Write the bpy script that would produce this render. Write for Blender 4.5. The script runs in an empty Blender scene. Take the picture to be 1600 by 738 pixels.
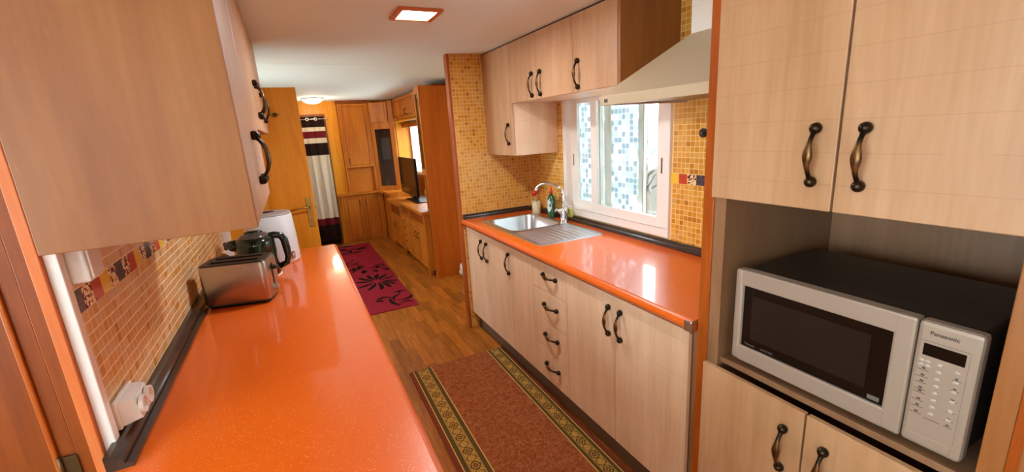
import bpy, bmesh, math, random
import numpy as np
from mathutils import Vector, Matrix
random.seed(7)
PI = math.pi
SC = bpy.context.scene
COL = SC.collection

# ------------------------------------------------------------------ camera
cam_d = bpy.data.cameras.new('camera'); cam = bpy.data.objects.new('camera', cam_d); COL.objects.link(cam)
cam_d.sensor_width = 36.0; cam_d.lens = 681.887/1600*36; cam_d.clip_start = 0.02; cam_d.clip_end = 200
Fv = Vector((0.42460316, 0.87343574, -0.23837401)); Rv = Vector((0.89133793, -0.44945914, -0.05918757)); Uv = Vector((0.15883592, 0.18734057, 0.96936818))
cam.matrix_world = Matrix(((Rv.x, Uv.x, -Fv.x, 0), (Rv.y, Uv.y, -Fv.y, 0), (Rv.z, Uv.z, -Fv.z, 1.5504), (0, 0, 0, 1)))
SC.camera = cam

# ------------------------------------------------------------------ world, lights, exposure
W = bpy.data.worlds.new('sky'); SC.world = W; W.use_nodes = True
bg = W.node_tree.nodes['Background']; bg.inputs[0].default_value = (0.84, 0.92, 1.0, 1); bg.inputs[1].default_value = 9.0
SC.view_settings.view_transform = 'Standard'; SC.view_settings.look = 'None'
SC.view_settings.exposure = 0.85; SC.view_settings.gamma = 1.0; SC.view_settings.use_curve_mapping = False
SC.cycles.max_bounces = 10; SC.cycles.diffuse_bounces = 6; SC.cycles.transparent_max_bounces = 16
SC.cycles.sample_clamp_indirect = 6.0; SC.cycles.use_denoising = True; SC.cycles.caustics_refractive = False; SC.cycles.caustics_reflective = False

def area(name, loc, rot, sx, sy, power, color, portal=False):
    l = bpy.data.lights.new(name, 'AREA'); l.shape = 'RECTANGLE'; l.size = sx; l.size_y = sy; l.energy = power; l.color = color
    if portal: l.cycles.is_portal = True
    o = bpy.data.objects.new(name, l); COL.objects.link(o); o.location = loc; o.rotation_euler = rot
    return o
area('window_portal', (1.86, 2.1, 1.35), (0, PI/2, 0), 0.8, 1.0, 10, (1, 1, 1), True)
area('window_portal_far', (1.78, 6.0, 1.35), (0, PI/2, 0), 0.8, 1.6, 10, (1, 1, 1), True)
area('fill_portal_side', (-1.0, 4.1, 1.37), (0, -PI/2, 0), 1.1, 1.15, 10, (1, 1, 1), True)
sun_d = bpy.data.lights.new('sun', 'SUN'); sun_d.energy = 22; sun_d.angle = 0.01; sun_d.color = (1, 0.96, 0.9)
sun = bpy.data.objects.new('sun', sun_d); COL.objects.link(sun); sun.rotation_euler = (math.radians(38), 0, 0)
area('fill_portal_near', (-1.84, -0.15, 1.375), (0, -PI/2, 0), 1.15, 2.1, 10, (1, 1, 1), True)
L_KITCHEN, L_NEAR, L_DOME = 9.5, 6, 4
area('lamp_kitchen', (0.613, 2.12, 2.078), (0, 0, 0), 0.15, 0.15, L_KITCHEN, (0.93, 0.97, 1.0))
pn_d = bpy.data.lights.new('fill_lamp_near', 'POINT'); pn_d.energy = L_NEAR; pn_d.color = (0.92, 0.97, 1.0); pn_d.shadow_soft_size = 0.14
pn = bpy.data.objects.new('fill_lamp_near', pn_d); COL.objects.link(pn); pn.location = (-0.55, -0.75, 1.62)  # added fill light out of view, brightens ceiling and near cabinets

# ------------------------------------------------------------------ colour + material helpers
def lin(h):
    if isinstance(h, tuple): return tuple(h[:3])+(1.0,)
    h = h.lstrip('#'); c = [int(h[i:i+2], 16)/255 for i in (0, 2, 4)]
    return tuple(((x+0.055)/1.055)**2.4 if x > 0.04045 else x/12.92 for x in c)+(1.0,)
MATS = {}
class NT:
    def __init__(s, name):
        s.m = bpy.data.materials.new(name); s.m.use_nodes = True; s.t = s.m.node_tree; s.n = s.t.nodes
        s.b = s.n['Principled BSDF']; MATS[name] = s.m
    def add(s, typ, **kw):
        nd = s.n.new(typ)
        for k, v in kw.items():
            if k.startswith('i_'): nd.inputs[k[2:].replace('_', ' ')].default_value = v
            else: setattr(nd, k, v)
        return nd
    def link(s, a, b): s.t.links.new(a, b)
    def pos(s, scale=(1, 1, 1)):
        g = s.add('ShaderNodeNewGeometry'); mp = s.add('ShaderNodeMapping'); mp.inputs['Scale'].default_value = scale
        s.link(g.outputs['Position'], mp.inputs['Vector']); return mp.outputs[0]
    def obj(s, scale=(1, 1, 1)):
        g = s.add('ShaderNodeTexCoord'); mp = s.add('ShaderNodeMapping'); mp.inputs['Scale'].default_value = scale
        s.link(g.outputs['Object'], mp.inputs['Vector']); return mp.outputs[0]
    def noise(s, vec, scale, detail=3, rough=0.55, dist=0.0):
        nd = s.add('ShaderNodeTexNoise'); nd.inputs['Scale'].default_value = scale; nd.inputs['Detail'].default_value = detail
        nd.inputs['Roughness'].default_value = rough; nd.inputs['Distortion'].default_value = dist
        s.link(vec, nd.inputs['Vector']); return nd.outputs['Fac']
    def ramp(s, fac, stops):
        r = s.add('ShaderNodeValToRGB'); e = r.color_ramp.elements
        while len(e) < len(stops): e.new(0.5)
        for q, (p, c) in zip(e, stops): q.position = p; q.color = lin(c)
        s.link(fac, r.inputs[0]); return r.outputs[0]
    def math(s, op, a, b=None, c=None):
        nd = s.add('ShaderNodeMath', operation=op)
        for i, x in enumerate((a, b, c)):
            if x is None: continue
            if isinstance(x, (int, float)): nd.inputs[i].default_value = x
            else: s.link(x, nd.inputs[i])
        return nd.outputs[0]
    def mix(s, fac, a, b, mode='MIX'):
        nd = s.add('ShaderNodeMix', data_type='RGBA', blend_type=mode)
        for sock, x in ((nd.inputs[0], fac), (nd.inputs[6], a), (nd.inputs[7], b)):
            if isinstance(x, (int, float)): sock.default_value = x
            elif isinstance(x, (str, tuple)): sock.default_value = lin(x)
            else: s.link(x, sock)
        return nd.outputs[2]
    def bump(s, h, strength=0.2, dist=0.002):
        b = s.add('ShaderNodeBump'); b.inputs['Strength'].default_value = strength; b.inputs['Distance'].default_value = dist
        s.link(h, b.inputs['Height']); s.link(b.outputs[0], s.b.inputs['Normal'])
    def color(s, c): s.link(c, s.b.inputs['Base Color'])
    def xyz(s, vec):
        x = s.add('ShaderNodeSeparateXYZ'); s.link(vec, x.inputs[0]); return x.outputs

def plain(name, c, rough=0.5, metal=0.0, coat=0.0, noise_amt=0.0, spec=0.5, trans=0.0, bumpy=0.0):
    t = NT(name); t.b.inputs['Base Color'].default_value = lin(c); t.b.inputs['Roughness'].default_value = rough
    t.b.inputs['Metallic'].default_value = metal; t.b.inputs['Coat Weight'].default_value = coat; t.b.inputs['Coat Roughness'].default_value = 0.08
    t.b.inputs['Specular IOR Level'].default_value = spec; t.b.inputs['Transmission Weight'].default_value = trans
    if noise_amt:
        f = t.noise(t.pos(), 9, 4); t.color(t.mix(t.math('MULTIPLY', f, noise_amt), c, (0, 0, 0)))
    if bumpy: t.bump(t.noise(t.pos(), 60, 3), bumpy, 0.002)
    return t.m

def wood(name, c1, c2, c3, sc=(14, 14, 1.2), rough=0.4, big=2.2, tint=False, coat=0.0, bump=0.08, knots=0.0):
    t = NT(name); v = t.pos(sc); f1 = t.noise(v, 1.6, 5, 0.6, 0.6); v2 = t.pos(tuple(x*4 for x in sc)); f2 = t.noise(v2, 3.0, 3, 0.6)
    f3 = t.noise(t.pos(tuple(0.35*x for x in sc)), big, 2)
    s = t.math('ADD', t.math('MULTIPLY', f1, 0.55), t.math('MULTIPLY', f2, 0.2)); s = t.math('ADD', s, t.math('MULTIPLY', f3, 0.25))
    c = t.ramp(s, [(0.34, c1), (0.5, c2), (0.66, c3)])
    if tint:
        oi = t.add('ShaderNodeObjectInfo'); r = t.math('MULTIPLY_ADD', oi.outputs['Random'], 0.5, 0.72)
        cc = t.add('ShaderNodeCombineColor'); [t.link(r, cc.inputs[i]) for i in range(3)]
        c = t.mix(1.0, c, cc.outputs[0], 'MULTIPLY')
    t.color(c); t.b.inputs['Roughness'].default_value = rough; t.b.inputs['Coat Weight'].default_value = coat; t.b.inputs['Coat Roughness'].default_value = 0.12
    t.bump(f2, bump, 0.001); t.b.inputs['Specular IOR Level'].default_value = 0.3; return t.m

def laminate(name, c1, c2, c3, rough=0.42, grooves='h'):
    """pale maple laminate, vertical streaks, with thin engraved lines"""
    t = NT(name); f1 = t.noise(t.pos((9, 9, 1.0)), 1.5, 5, 0.6, 0.4); f2 = t.noise(t.pos((38, 38, 3)), 2.0, 2, 0.5); f3 = t.noise(t.pos((2.2, 2.2, .8)), 1.2, 2)
    f4 = t.noise(t.pos((22, 22, 9)), 1.6, 2)
    s = t.math('ADD', t.math('MULTIPLY', f1, 0.42), t.math('MULTIPLY', f2, 0.16)); s = t.math('ADD', s, t.math('MULTIPLY', f3, 0.42))
    c = t.ramp(s, [(0.36, c1), (0.5, c2), (0.64, c3)])
    fleck = t.ramp(f4, [(0.70, '#000000'), (0.78, '#ffffff')])
    c = t.mix(t.math('MULTIPLY', fleck, 0.22), c, '#a8684a')
    if grooves:
        x, y, z = t.xyz(t.pos()); wob = t.math('MULTIPLY', t.noise(t.pos((1.3, 1.3, 1.3)), 1.0, 1), 0.02)
        def line(q, off, per, w):
            fr = t.math('FRACT', t.math('DIVIDE', t.math('ADD', t.math('SUBTRACT', q, off), wob), per))
            d = t.math('ABSOLUTE', t.math('SUBTRACT', fr, 0.5)); return t.math('GREATER_THAN', d, 0.5-w/per)
        h = line(z, 1.389, 0.0735, 0.0011)
        brk = t.math('GREATER_THAN', t.noise(t.pos((4, 4, 4)), 1.7, 2), 0.36)
        h = t.math('MULTIPLY', h, brk)
        if grooves == 'hv':
            vv = t.math('MULTIPLY', line(y, 0.05, 0.078, 0.0009), t.math('GREATER_THAN', t.noise(t.pos((6, 6, 2)), 1.5, 2), 0.5)); h = t.math('MAXIMUM', h, vv)
        c = t.mix(t.math('MULTIPLY', h, 0.16), c, '#7a4a30')
        t.bump(t.math('SUBTRACT', t.math('MULTIPLY', f2, 0.25), h), 0.35, 0.0012)
    else: t.bump(f2, 0.06, 0.001)
    t.color(c); t.b.inputs['Roughness'].default_value = rough; return t.m

laminate('pale_laminate', '#ae8056', '#bf9068', '#cca07c', grooves='h')
laminate('pale_laminate_base', '#d2aa84', '#e2ba96', '#ecc9a8', grooves='hv')
laminate('dimmed_laminate', '#86481b', '#955726', '#a2662f', grooves=None)  # door laminate with the dimmer light on side panels put into its colour
laminate('niche_board', '#82583a', '#906646', '#9c7252', grooves=None)  # laminate darkened in its colour for the shade inside the niche
wood('orange_wood', '#8e3e0c', '#a64e14', '#b65e20', (16, 16, 1.1), 0.35)
wood('salmon_wood', '#c0602c', '#cc6c36', '#d67a46', (16, 16, 1.1), 0.4)
wood('oak', '#cc7812', '#de8e1e', '#eaa232', (14, 14, 1.1), 0.38)
wood('door_brown', '#743204', '#863c06', '#96480a', (14, 14, 1.1), 0.45)
wood('cherry', '#a4540e', '#bb6818', '#cb7a26', (15, 15, 1.2), 0.42)
wood('cherry_panel', '#ac500c', '#bb5e14', '#c86e20', (15, 15, 1.0), 0.42)
wood('plank_wood', '#864610', '#a65e1c', '#bf7a34', (30, 3.0, 10), 0.36, tint=True, coat=0.1)
def speckled(name, c1, c2):
    t = NT(name); f = t.noise(t.pos(), 3.0, 3); c = t.mix(f, c1, c2)
    v = t.add('ShaderNodeTexVoronoi'); v.inputs['Scale'].default_value = 260; t.link(t.pos(), v.inputs['Vector'])
    keep = t.math('GREATER_THAN', t.xyz(v.outputs['Color'])[0], 0.86); dot = t.math('LESS_THAN', v.outputs['Distance'], 0.30)
    c = t.mix(t.math('MULTIPLY', t.math('MULTIPLY', keep, dot), 0.7), c, '#f8b27a'); t.color(c)
    t.b.inputs['Roughness'].default_value = 0.3; t.b.inputs['Specular IOR Level'].default_value = 0.4
    t.b.inputs['Coat Weight'].default_value = 0.6; t.b.inputs['Coat Roughness'].default_value = 0.06; return t.m
speckled('orange_worktop', '#e05c10', '#e66616')
def tilemat(name, stops):
    t = NT(name); a = t.add('ShaderNodeAttribute'); a.attribute_name = 'tint'
    c = t.ramp(a.outputs['Fac'], stops)
    f = t.noise(t.pos(), 90, 3); c = t.mix(t.math('MULTIPLY', f, 0.25), c, '#b87a28'); t.color(c)
    t.b.inputs['Roughness'].default_value = 0.28; t.b.inputs['Specular IOR Level'].default_value = 0.28; t.bump(f, 0.05, 0.001)
tilemat('amber_tile', [(0.0, '#b87418'), (0.25, '#cf8c26'), (0.5, '#dc9e38'), (0.75, '#e2aa4c'), (1.0, '#d2a05c')])
tilemat('tan_tile_lit', [(0.0, '#cc8a34'), (0.25, '#dca65c'), (0.5, '#dfb47c'), (0.75, '#d8b68a'), (1.0, '#eac48c')])  # mosaic with tan tiles, paled in colour for brighter light on the left wall
plain('grout', '#ecc88c', 0.8); plain('grout_lit', '#fae9cc', 0.8)  # second is the same grout with the left wall's glare in its colour
plain('tile_yellow', '#eec038', 0.2); plain('tile_red', '#c8431f', 0.22, noise_amt=0.2)
def darktile():
    t = NT('tile_dark'); f = t.noise(t.pos((90, 90, 40)), 1.0, 2, 0.5, 2.0); l = t.math('LESS_THAN', t.math('ABSOLUTE', t.math('SUBTRACT', f, 0.5)), 0.02)
    t.color(t.mix(t.math('MULTIPLY', l, 0.5), '#3f3038', '#9a8a88')); t.b.inputs['Roughness'].default_value = 0.25
darktile()
def floraltile():
    t = NT('tile_floral'); f = t.noise(t.pos(), 95, 1, 0.4, 0.6)
    c = t.ramp(f, [(0.30, '#43202a'), (0.40, '#8c2d1c'), (0.44, '#d4502a'), (0.47, '#f3e3b4'), (0.56, '#f5e6b8'), (0.60, '#f0b92e'), (0.68, '#c2641c')])
    for e in MATS['tile_floral'].node_tree.nodes:
        if e.type == 'VALTORGB': e.color_ramp.interpolation = 'CONSTANT'
    t.color(c); t.b.inputs['Roughness'].default_value = 0.22
floraltile()
plain('ceiling_paint', '#e8f3f4', 0.75, bumpy=0.05); plain('white_plastic', '#ece6e0', 0.35); plain('white_trim', '#eadfd8', 0.4)
plain('window_pvc', '#efe6dc', 0.32); plain('hood_enamel', '#c6b090', 0.35, spec=0.45); plain('duct_enamel', '#e4d8cc', 0.4)
plain('dark_upstand', '#3a2a20', 0.25, coat=0.3, noise_amt=0.3); plain('upstand_face', '#5a4a3a', 0.35)
plain('plinth_brown', '#6e5848', 0.5); plain('wall_paint', '#eeece8', 0.8); plain('wall_oak', '#c07a38', 0.5, noise_amt=0.3)
plain('chrome', '#e8e8e8', 0.08, 1.0); plain('brass', '#a88848', 0.3, 1.0); plain('grey_metal', '#8a8078', 0.35, 0.9); plain('steel_cap', '#c8c4c0', 0.25, 1.0)
plain('black_plastic', '#14110f', 0.35); plain('tv_screen', '#060505', 0.12, spec=0.35); plain('black_gloss', '#050404', 0.06, spec=0.45); plain('dark_void', '#120c08', 0.9)
plain('mw_silver', '#aa9684', 0.4, 0.3); plain('mw_dark', '#3c342c', 0.45, 0.3, noise_amt=0.3); plain('mw_screen', '#1a1512', 0.12); plain('mw_print', '#4a3c34', 0.5); plain('mw_button', '#b8a89a', 0.35, 0.2)
plain('mw_print_light', '#6a625a', 0.4)
def brushed(name, c, rough=0.28, sc=(3, 3, 220)):
    t = NT(name); f = t.noise(t.obj(sc), 1.5, 3); t.b.inputs['Base Color'].default_value = lin(c); t.b.inputs['Metallic'].default_value = 1.0
    t.link(t.math('MULTIPLY_ADD', f, 0.15, rough-0.07), t.b.inputs['Roughness']); t.bump(f, 0.05, 0.0005)
brushed('toaster_steel', '#b9a99c', 0.33); brushed('sink_steel', '#d2d6da', 0.30, (120, 4, 4))
brushed('drainer_steel', '#dfe4ea', 0.42, (120, 4, 4)); plain('sink_dark', '#2a2420', 0.3, 0.8)
def bronze():
    t = NT('bronze'); f = t.noise(t.obj((40, 40, 20)), 1.5, 3); c0 = t.ramp(f, [(0.35, '#1e1612'), (0.6, '#43321f'), (0.75, '#6a5028')]); g0 = t.ramp(f, [(0.3, '#46301c'), (0.6, '#7a5630')]); zz = t.math('ABSOLUTE', t.xyz(t.obj())[2]); t.color(t.mix(t.ramp(zz, [(0.022, '#ffffff'), (0.042, '#000000')]), c0, g0))
    t.b.inputs['Metallic'].default_value = 0.85; t.b.inputs['Roughness'].default_value = 0.32
bronze(); plain('bronze_dark', '#120d0a', 0.5, 0.3); plain('bronze_gold', '#7c5a2c', 0.35, 0.85)
plain('green_plastic', '#071c13', 0.12, coat=0.5); plain('bottle_green', '#0e5a34', 0.12, coat=0.5); plain('red_plastic', '#d8322a', 0.3); plain('label_white', '#d8dcd6', 0.5)
plain('lid_smoke', '#4a4440', 0.15, coat=0.5); plain('hinge_brass', '#5a4020', 0.4, 0.6); plain('cream_ceramic', '#ead9b4', 0.35); plain('sponge_green', '#c8c860', 0.9); plain('clear_grey', '#b8aca4', 0.15, coat=0.4); plain('appliance_white', '#d6dade', 0.3); plain('appliance_grey', '#a89c98', 0.35)
def glassmat(name, tint, gloss=0.12, rough=0.0):
    t = NT(name); out = t.n['Material Output']; tr = t.add('ShaderNodeBsdfTransparent'); tr.inputs[0].default_value = lin(tint)
    gl = t.add('ShaderNodeBsdfGlossy'); gl.inputs['Roughness'].default_value = rough; mx = t.add('ShaderNodeMixShader')
    lw = t.add('ShaderNodeLayerWeight'); lw.inputs[0].default_value = 0.5; t.link(t.math('MULTIPLY_ADD', t.math('POWER', lw.outputs['Facing'], 4.0), 0.7, 0.04), mx.inputs[0])
    t.link(tr.outputs[0], mx.inputs[1]); t.link(gl.outputs[0], mx.inputs[2]); t.link(mx.outputs[0], out.inputs[0])
glassmat('globe_glass', '#fafafa', 0.0); glassmat('clear_glass', '#eef6f6'); glassmat('smoked_glass', '#b0a498')
def film():
    """privacy film: rounded squares of differing opacity on a translucent sheet"""
    t = NT('privacy_film'); out = t.n['Material Output']; x, y, z = t.xyz(t.pos()); P = 0.034
    u = t.math('DIVIDE', y, P); v = t.math('DIVIDE', z, P)
    cu, cv = t.math('FLOOR', u), t.math('FLOOR', v); fu = t.math('ABSOLUTE', t.math('SUBTRACT', t.math('FRACT', u), 0.5)); fv = t.math('ABSOLUTE', t.math('SUBTRACT', t.math('FRACT', v), 0.5))
    r = t.math('POWER', t.math('ADD', t.math('POWER', fu, 4.0), t.math('POWER', fv, 4.0)), 0.25); inside = t.math('LESS_THAN', r, 0.44)
    cb = t.add('ShaderNodeCombineXYZ'); t.link(cu, cb.inputs[0]); t.link(cv, cb.inputs[1]); wn = t.add('ShaderNodeTexWhiteNoise', noise_dimensions='2D'); t.link(cb.outputs[0], wn.inputs['Vector'])
    tone = t.ramp(wn.outputs['Value'], [(0.0, '#8e9295'), (0.35, '#a4a9ab'), (0.6, '#cbcdce'), (0.9, '#9a9699')])
    for e in t.n:
        if e.type == 'VALTORGB': e.color_ramp.interpolation = 'CONSTANT'
    c = t.mix(inside, '#a9b0b0', tone)
    tl = t.add('ShaderNodeBsdfTranslucent'); t.link(c, tl.inputs[0]); tr = t.add('ShaderNodeBsdfTransparent'); t.link(c, tr.inputs[0])
    m1 = t.add('ShaderNodeMixShader'); m1.inputs[0].default_value = 0.22; t.link(tl.outputs[0], m1.inputs[1]); t.link(tr.outputs[0], m1.inputs[2]); t.link(m1.outputs[0], out.inputs[0])
film()
def emis(name, c, s):
    t = NT(name); t.b.inputs['Base Color'].default_value = lin(c); t.b.inputs['Emission Color'].default_value = lin(c); t.b.inputs['Emission Strength'].default_value = s
emis('lamp_panel', '#fff6ea', 6.0); emis('lamp_dome', '#ffe9b8', 1.6)
def fabric(name, c, c2=None, sc=300, rough=0.95):
    t = NT(name); f = t.noise(t.pos(), sc, 2); g = t.noise(t.pos(), 12, 3); c2 = c2 or c
    t.color(t.mix(t.math('MULTIPLY', t.math('ADD', f, g), 0.5), c, c2)); t.b.inputs['Roughness'].default_value = rough; t.b.inputs['Specular IOR Level'].default_value = 0.15; t.bump(f, 0.4, 0.002)
fabric('rug_red', '#a02436', '#861a2a'); fabric('rug_black', '#1a0e0e', '#241414'); fabric('curtain_cream', '#cdbfa8', '#d8ccb8'); fabric('curtain_dark', '#221410', '#2c1a16'); fabric('curtain_red', '#641820', '#702028')
fabric('curtain_grey', '#6a5a50', '#7a6a5e'); fabric('rug_edge', '#6c2c1a', '#7c3822')
def rugfield():
    t = NT('rug_field'); f = t.noise(t.pos(), 55, 3, 0.6, 1.5); g = t.noise(t.pos(), 420, 2)
    c = t.ramp(f, [(0.38, '#80401e'), (0.5, '#925028'), (0.6, '#a6663c')]); c = t.mix(t.math('MULTIPLY', g, 0.3), c, '#7a2c18'); t.color(c)
    t.b.inputs['Roughness'].default_value = 0.95; t.b.inputs['Specular IOR Level'].default_value = 0.1; t.bump(g, 0.4, 0.002)
rugfield()
def rugborder():
    t = NT('rug_border'); a = t.add('ShaderNodeAttribute'); a.attribute_name = 'Col'; g = t.noise(t.pos(), 420, 2)
    t.color(t.mix(t.math('MULTIPLY', g, 0.25), a.outputs['Color'], '#3a2008')); t.b.inputs['Roughness'].default_value = 0.95; t.b.inputs['Specular IOR Level'].default_value = 0.1; t.bump(g, 0.4, 0.002)
rugborder()
plain('bag_white', '#cfc6c0', 0.4); plain('garden_stone', '#5c5650', 0.9, noise_amt=0.6); plain('garden_ground', '#d4d0ca', 0.95, noise_amt=0.4); plain('bark', '#3e3833', 0.9); plain('garden_red', '#c04858', 0.5); plain('leaf_grey', '#90a89a', 0.8)
plain('figurine', '#c8a890', 0.4); plain('tv_bezel', '#0a0909', 0.25, spec=0.3); plain('rod_metal', '#d8d4cc', 0.25, 1.0); plain('floor_gap', '#3a2210', 0.8)

# ------------------------------------------------------------------ mesh helpers
class MB:
    def __init__(s): s.v = []; s.f = []; s.mi = []; s.tint = []; s.smooth = []
    def add(s, vs, fs, mi=0, tint=None, smooth=False):
        o = len(s.v); s.v += [tuple(p) for p in vs]; s.f += [tuple(o+i for i in f) for f in fs]; s.mi += [mi]*len(fs); s.smooth += [smooth]*len(fs)
        s.tint += [tint if tint is not None else 0.5]*len(fs); return s
    def box(s, x0, x1, y0, y1, z0, z1, mi=0, b=0.0, tint=None):
        if x0 > x1: x0, x1 = x1, x0
        if y0 > y1: y0, y1 = y1, y0
        if z0 > z1: z0, z1 = z1, z0
        b = min(b, (x1-x0)*.45, (y1-y0)*.45, (z1-z0)*.45)
        if b <= 0:
            vs = [(x, y, z) for x in (x0, x1) for y in (y0, y1) for z in (z0, z1)]
            return s.add(vs, [(0, 1, 3, 2), (4, 6, 7, 5), (0, 4, 5, 1), (2, 3, 7, 6), (0, 2, 6, 4), (1, 5, 7, 3)], mi, tint)
        bm = bmesh.new(); bmesh.ops.create_cube(bm, size=1)
        for v in bm.verts: v.co = Vector(((x0+x1)/2+v.co.x*(x1-x0), (y0+y1)/2+v.co.y*(y1-y0), (z0+z1)/2+v.co.z*(z1-z0)))
        bmesh.ops.bevel(bm, geom=list(bm.edges), offset=b, segments=2, affect='EDGES', profile=0.5)
        bm.verts.index_update(); s.add([v.co[:] for v in bm.verts], [[v.index for v in f.verts] for f in bm.faces], mi, tint); bm.free(); return s
    def prism(s, poly, axis, a, b, mi=0, smooth=False):
        """extrude a 2D polygon along axis (0,1,2) from a to b"""
        n = len(poly); vs = []
        for h in (a, b):
            for p in poly:
                q = list(p); q.insert(axis, h); vs.append(q)
        s.add(vs, [tuple(range(n))[::-1], tuple(range(n, 2*n))], mi)
        return s.add(vs, [(i, (i+1) % n, n+(i+1) % n, n+i) for i in range(n)], mi, smooth=smooth)
    def lathe(s, prof, c=(0, 0, 0), n=32, mi=0, sx=1, sy=1, smooth=True, power=None):
        vs = []; fs = []
        for r, z in prof:
            for i in range(n):
                a = 2*PI*i/n; ca, sa = math.cos(a), math.sin(a)
                if power: ca = math.copysign(abs(ca)**power, ca); sa = math.copysign(abs(sa)**power, sa)
                vs.append((c[0]+r*sx*ca, c[1]+r*sy*sa, c[2]+z))
        for j in range(len(prof)-1):
            for i in range(n): fs.append((j*n+i, j*n+(i+1) % n, (j+1)*n+(i+1) % n, (j+1)*n+i))
        if prof[0][0] > 1e-6: fs.append(tuple(range(n))[::-1])
        if prof[-1][0] > 1e-6: fs.append(tuple((len(prof)-1)*n+i for i in range(n)))
        return s.add(vs, fs, mi, smooth=smooth)
    def tube(s, pts, rad, n=12, mi=0, flat=1.0, up=Vector((0, 0, 1)), smooth=True):
        pts = [Vector(p) for p in pts]; R = rad if isinstance(rad, (list, tuple)) else [rad]*len(pts); vs = []; fs = []
        for k, p in enumerate(pts):
            t = (pts[min(k+1, len(pts)-1)]-pts[max(k-1, 0)]).normalized()
            u = up if abs(t.dot(up)) < 0.95 else Vector((1, 0, 0)); a = t.cross(u).normalized(); b = a.cross(t).normalized()
            r = R[k]; ra, rb = (r if isinstance(r, tuple) else (r, r*flat))
            for i in range(n):
                an = 2*PI*i/n; vs.append(p+a*ra*math.cos(an)+b*rb*math.sin(an))
        for k in range(len(pts)-1):
            for i in range(n): fs.append((k*n+i, k*n+(i+1) % n, (k+1)*n+(i+1) % n, (k+1)*n+i))
        fs.append(tuple(range(n))[::-1]); fs.append(tuple((len(pts)-1)*n+i for i in range(n)))
        return s.add(vs, fs, mi, smooth=smooth)
    def sphere(s, c, r, n=12, mi=0, sz=1.0):
        m = n//2; prof = [(max(r*math.sin(PI*j/m), 0.0), -r*sz*math.cos(PI*j/m)) for j in range(m+1)]; prof[0] = (1e-5, prof[0][1]); prof[-1] = (1e-5, prof[-1][1])
        return s.lathe(prof, c, n, mi)
    def mesh(s, name, mats, off=None):
        me = bpy.data.meshes.new(name); vs = s.v if off is None else [(p[0]-off[0], p[1]-off[1], p[2]-off[2]) for p in s.v]
        me.from_pydata(vs, [], s.f)
        for m in (mats if isinstance(mats, (list, tuple)) else [mats]): me.materials.append(MATS[m])
        me.polygons.foreach_set('material_index', s.mi); me.polygons.foreach_set('use_smooth', s.smooth)
        if any(t != 0.5 for t in s.tint):
            at = me.attributes.new('tint', 'FLOAT', 'FACE'); at.data.foreach_set('value', s.tint)
        bm = bmesh.new(); bm.from_mesh(me); bmesh.ops.recalc_face_normals(bm, faces=bm.faces); bm.to_mesh(me); bm.free()
        me.update(); return me
def worldloc(o):
    v = Vector(o.location); p = o.parent
    while p: v += Vector(p.location); p = p.parent
    return v
def link(name, me, parent=None, loc=(0, 0, 0), rot=None, **props):
    o = bpy.data.objects.new(name, me); COL.objects.link(o); o.location = loc
    if rot: o.rotation_euler = rot
    if parent: o.parent = parent
    for k, v in props.items():
        if v: o[k] = v
    return o
def part(name, mb, mats, parent, **props):
    """geometry given in world coordinates, parented without rotation"""
    return link(name, mb.mesh(name, mats, worldloc(parent)), parent, **props)
def lpart(name, mb, mats, parent, **props):
    """geometry given in the parent's local coordinates"""
    return link(name, mb.mesh(name, mats), parent, **props)
def struct(name, mb, mats, parent=None):
    o = part(name, mb, mats, parent) if parent else link(name, mb.mesh(name, mats))
    if not parent: o['kind'] = 'structure'
    return o
def thing(name, label, cat, loc=(0, 0, 0), rz=0, group=None):
    o = link(name, None, None, loc); o.rotation_euler = (0, 0, rz); o['label'] = label; o['category'] = cat
    if group: o['group'] = group
    return o
def one(name, mb, mats, label, cat, base=None, group=None, rz=0):
    """a thing that is a single mesh"""
    o = link(name, mb.mesh(name, mats, base), None, base or (0, 0, 0)); o['label'] = label; o['category'] = cat
    if group: o['group'] = group
    return o
def text_mesh(txt, size, origin, right, up, extrude=0.0003, mat='mw_print', name='lettering', parent=None, bold=0.0):
    cu = bpy.data.curves.new(name, 'FONT'); cu.body = txt; cu.size = size; cu.extrude = extrude; cu.align_x = 'CENTER'; cu.align_y = 'CENTER'; cu.offset = bold
    to = bpy.data.objects.new(name, cu); COL.objects.link(to); bpy.context.view_layer.update()
    me = bpy.data.meshes.new_from_object(to); bpy.data.objects.remove(to)
    r, u = Vector(right).normalized(), Vector(up).normalized(); n = r.cross(u); M = Matrix(((r.x, u.x, n.x, origin[0]), (r.y, u.y, n.y, origin[1]), (r.z, u.z, n.z, origin[2]), (0, 0, 0, 1)))
    if parent: M = Matrix.Translation(-worldloc(parent)) @ M
    me.transform(M); me.materials.clear(); me.materials.append(MATS[mat]); return link(name, me, parent)

# ------------------------------------------------------------------ measurements (metres, camera above x=0,y=0)
XD, XR, XL = 1.121, 1.709, -0.448
YW, ZC, ZW = 3.113, 2.086, 0.90
ZCL = 2.075

# ================================================================== THE ROOM
fl = struct('floor', MB().box(-1.8, 2.0, -1.8, 8.2, -0.12, -0.012), 'floor_gap')
ROWW = 0.071
meshes = {}
cnt = 0; rest = MB(); rows = int(3.1/ROWW); rnd = random.Random(3)
for r in range(rows):
    x0 = -1.1+r*ROWW; y = -1.7+rnd.random()*0.4
    while y < 7.6:
        L = rnd.choice((0.38, 0.45, 0.52)); seen = (0.30 < x0 < 1.28 and 1.25 < y+L and y < 7.0)
        if seen and cnt < 296:
            if L not in meshes: meshes[L] = MB().box(0, ROWW-0.0009, 0, L-0.0009, -0.012, 0, 0, 0.0006).mesh('plank', 'plank_wood')
            link('plank', meshes[L], fl, (x0, y, 0)); cnt += 1
        else: rest.box(x0, x0+ROWW-0.0009, y, y+L-0.0009, -0.012, 0)
        y += L
link('planks', rest.mesh('planks', 'plank_wood'), fl, kind='stuff')

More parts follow.
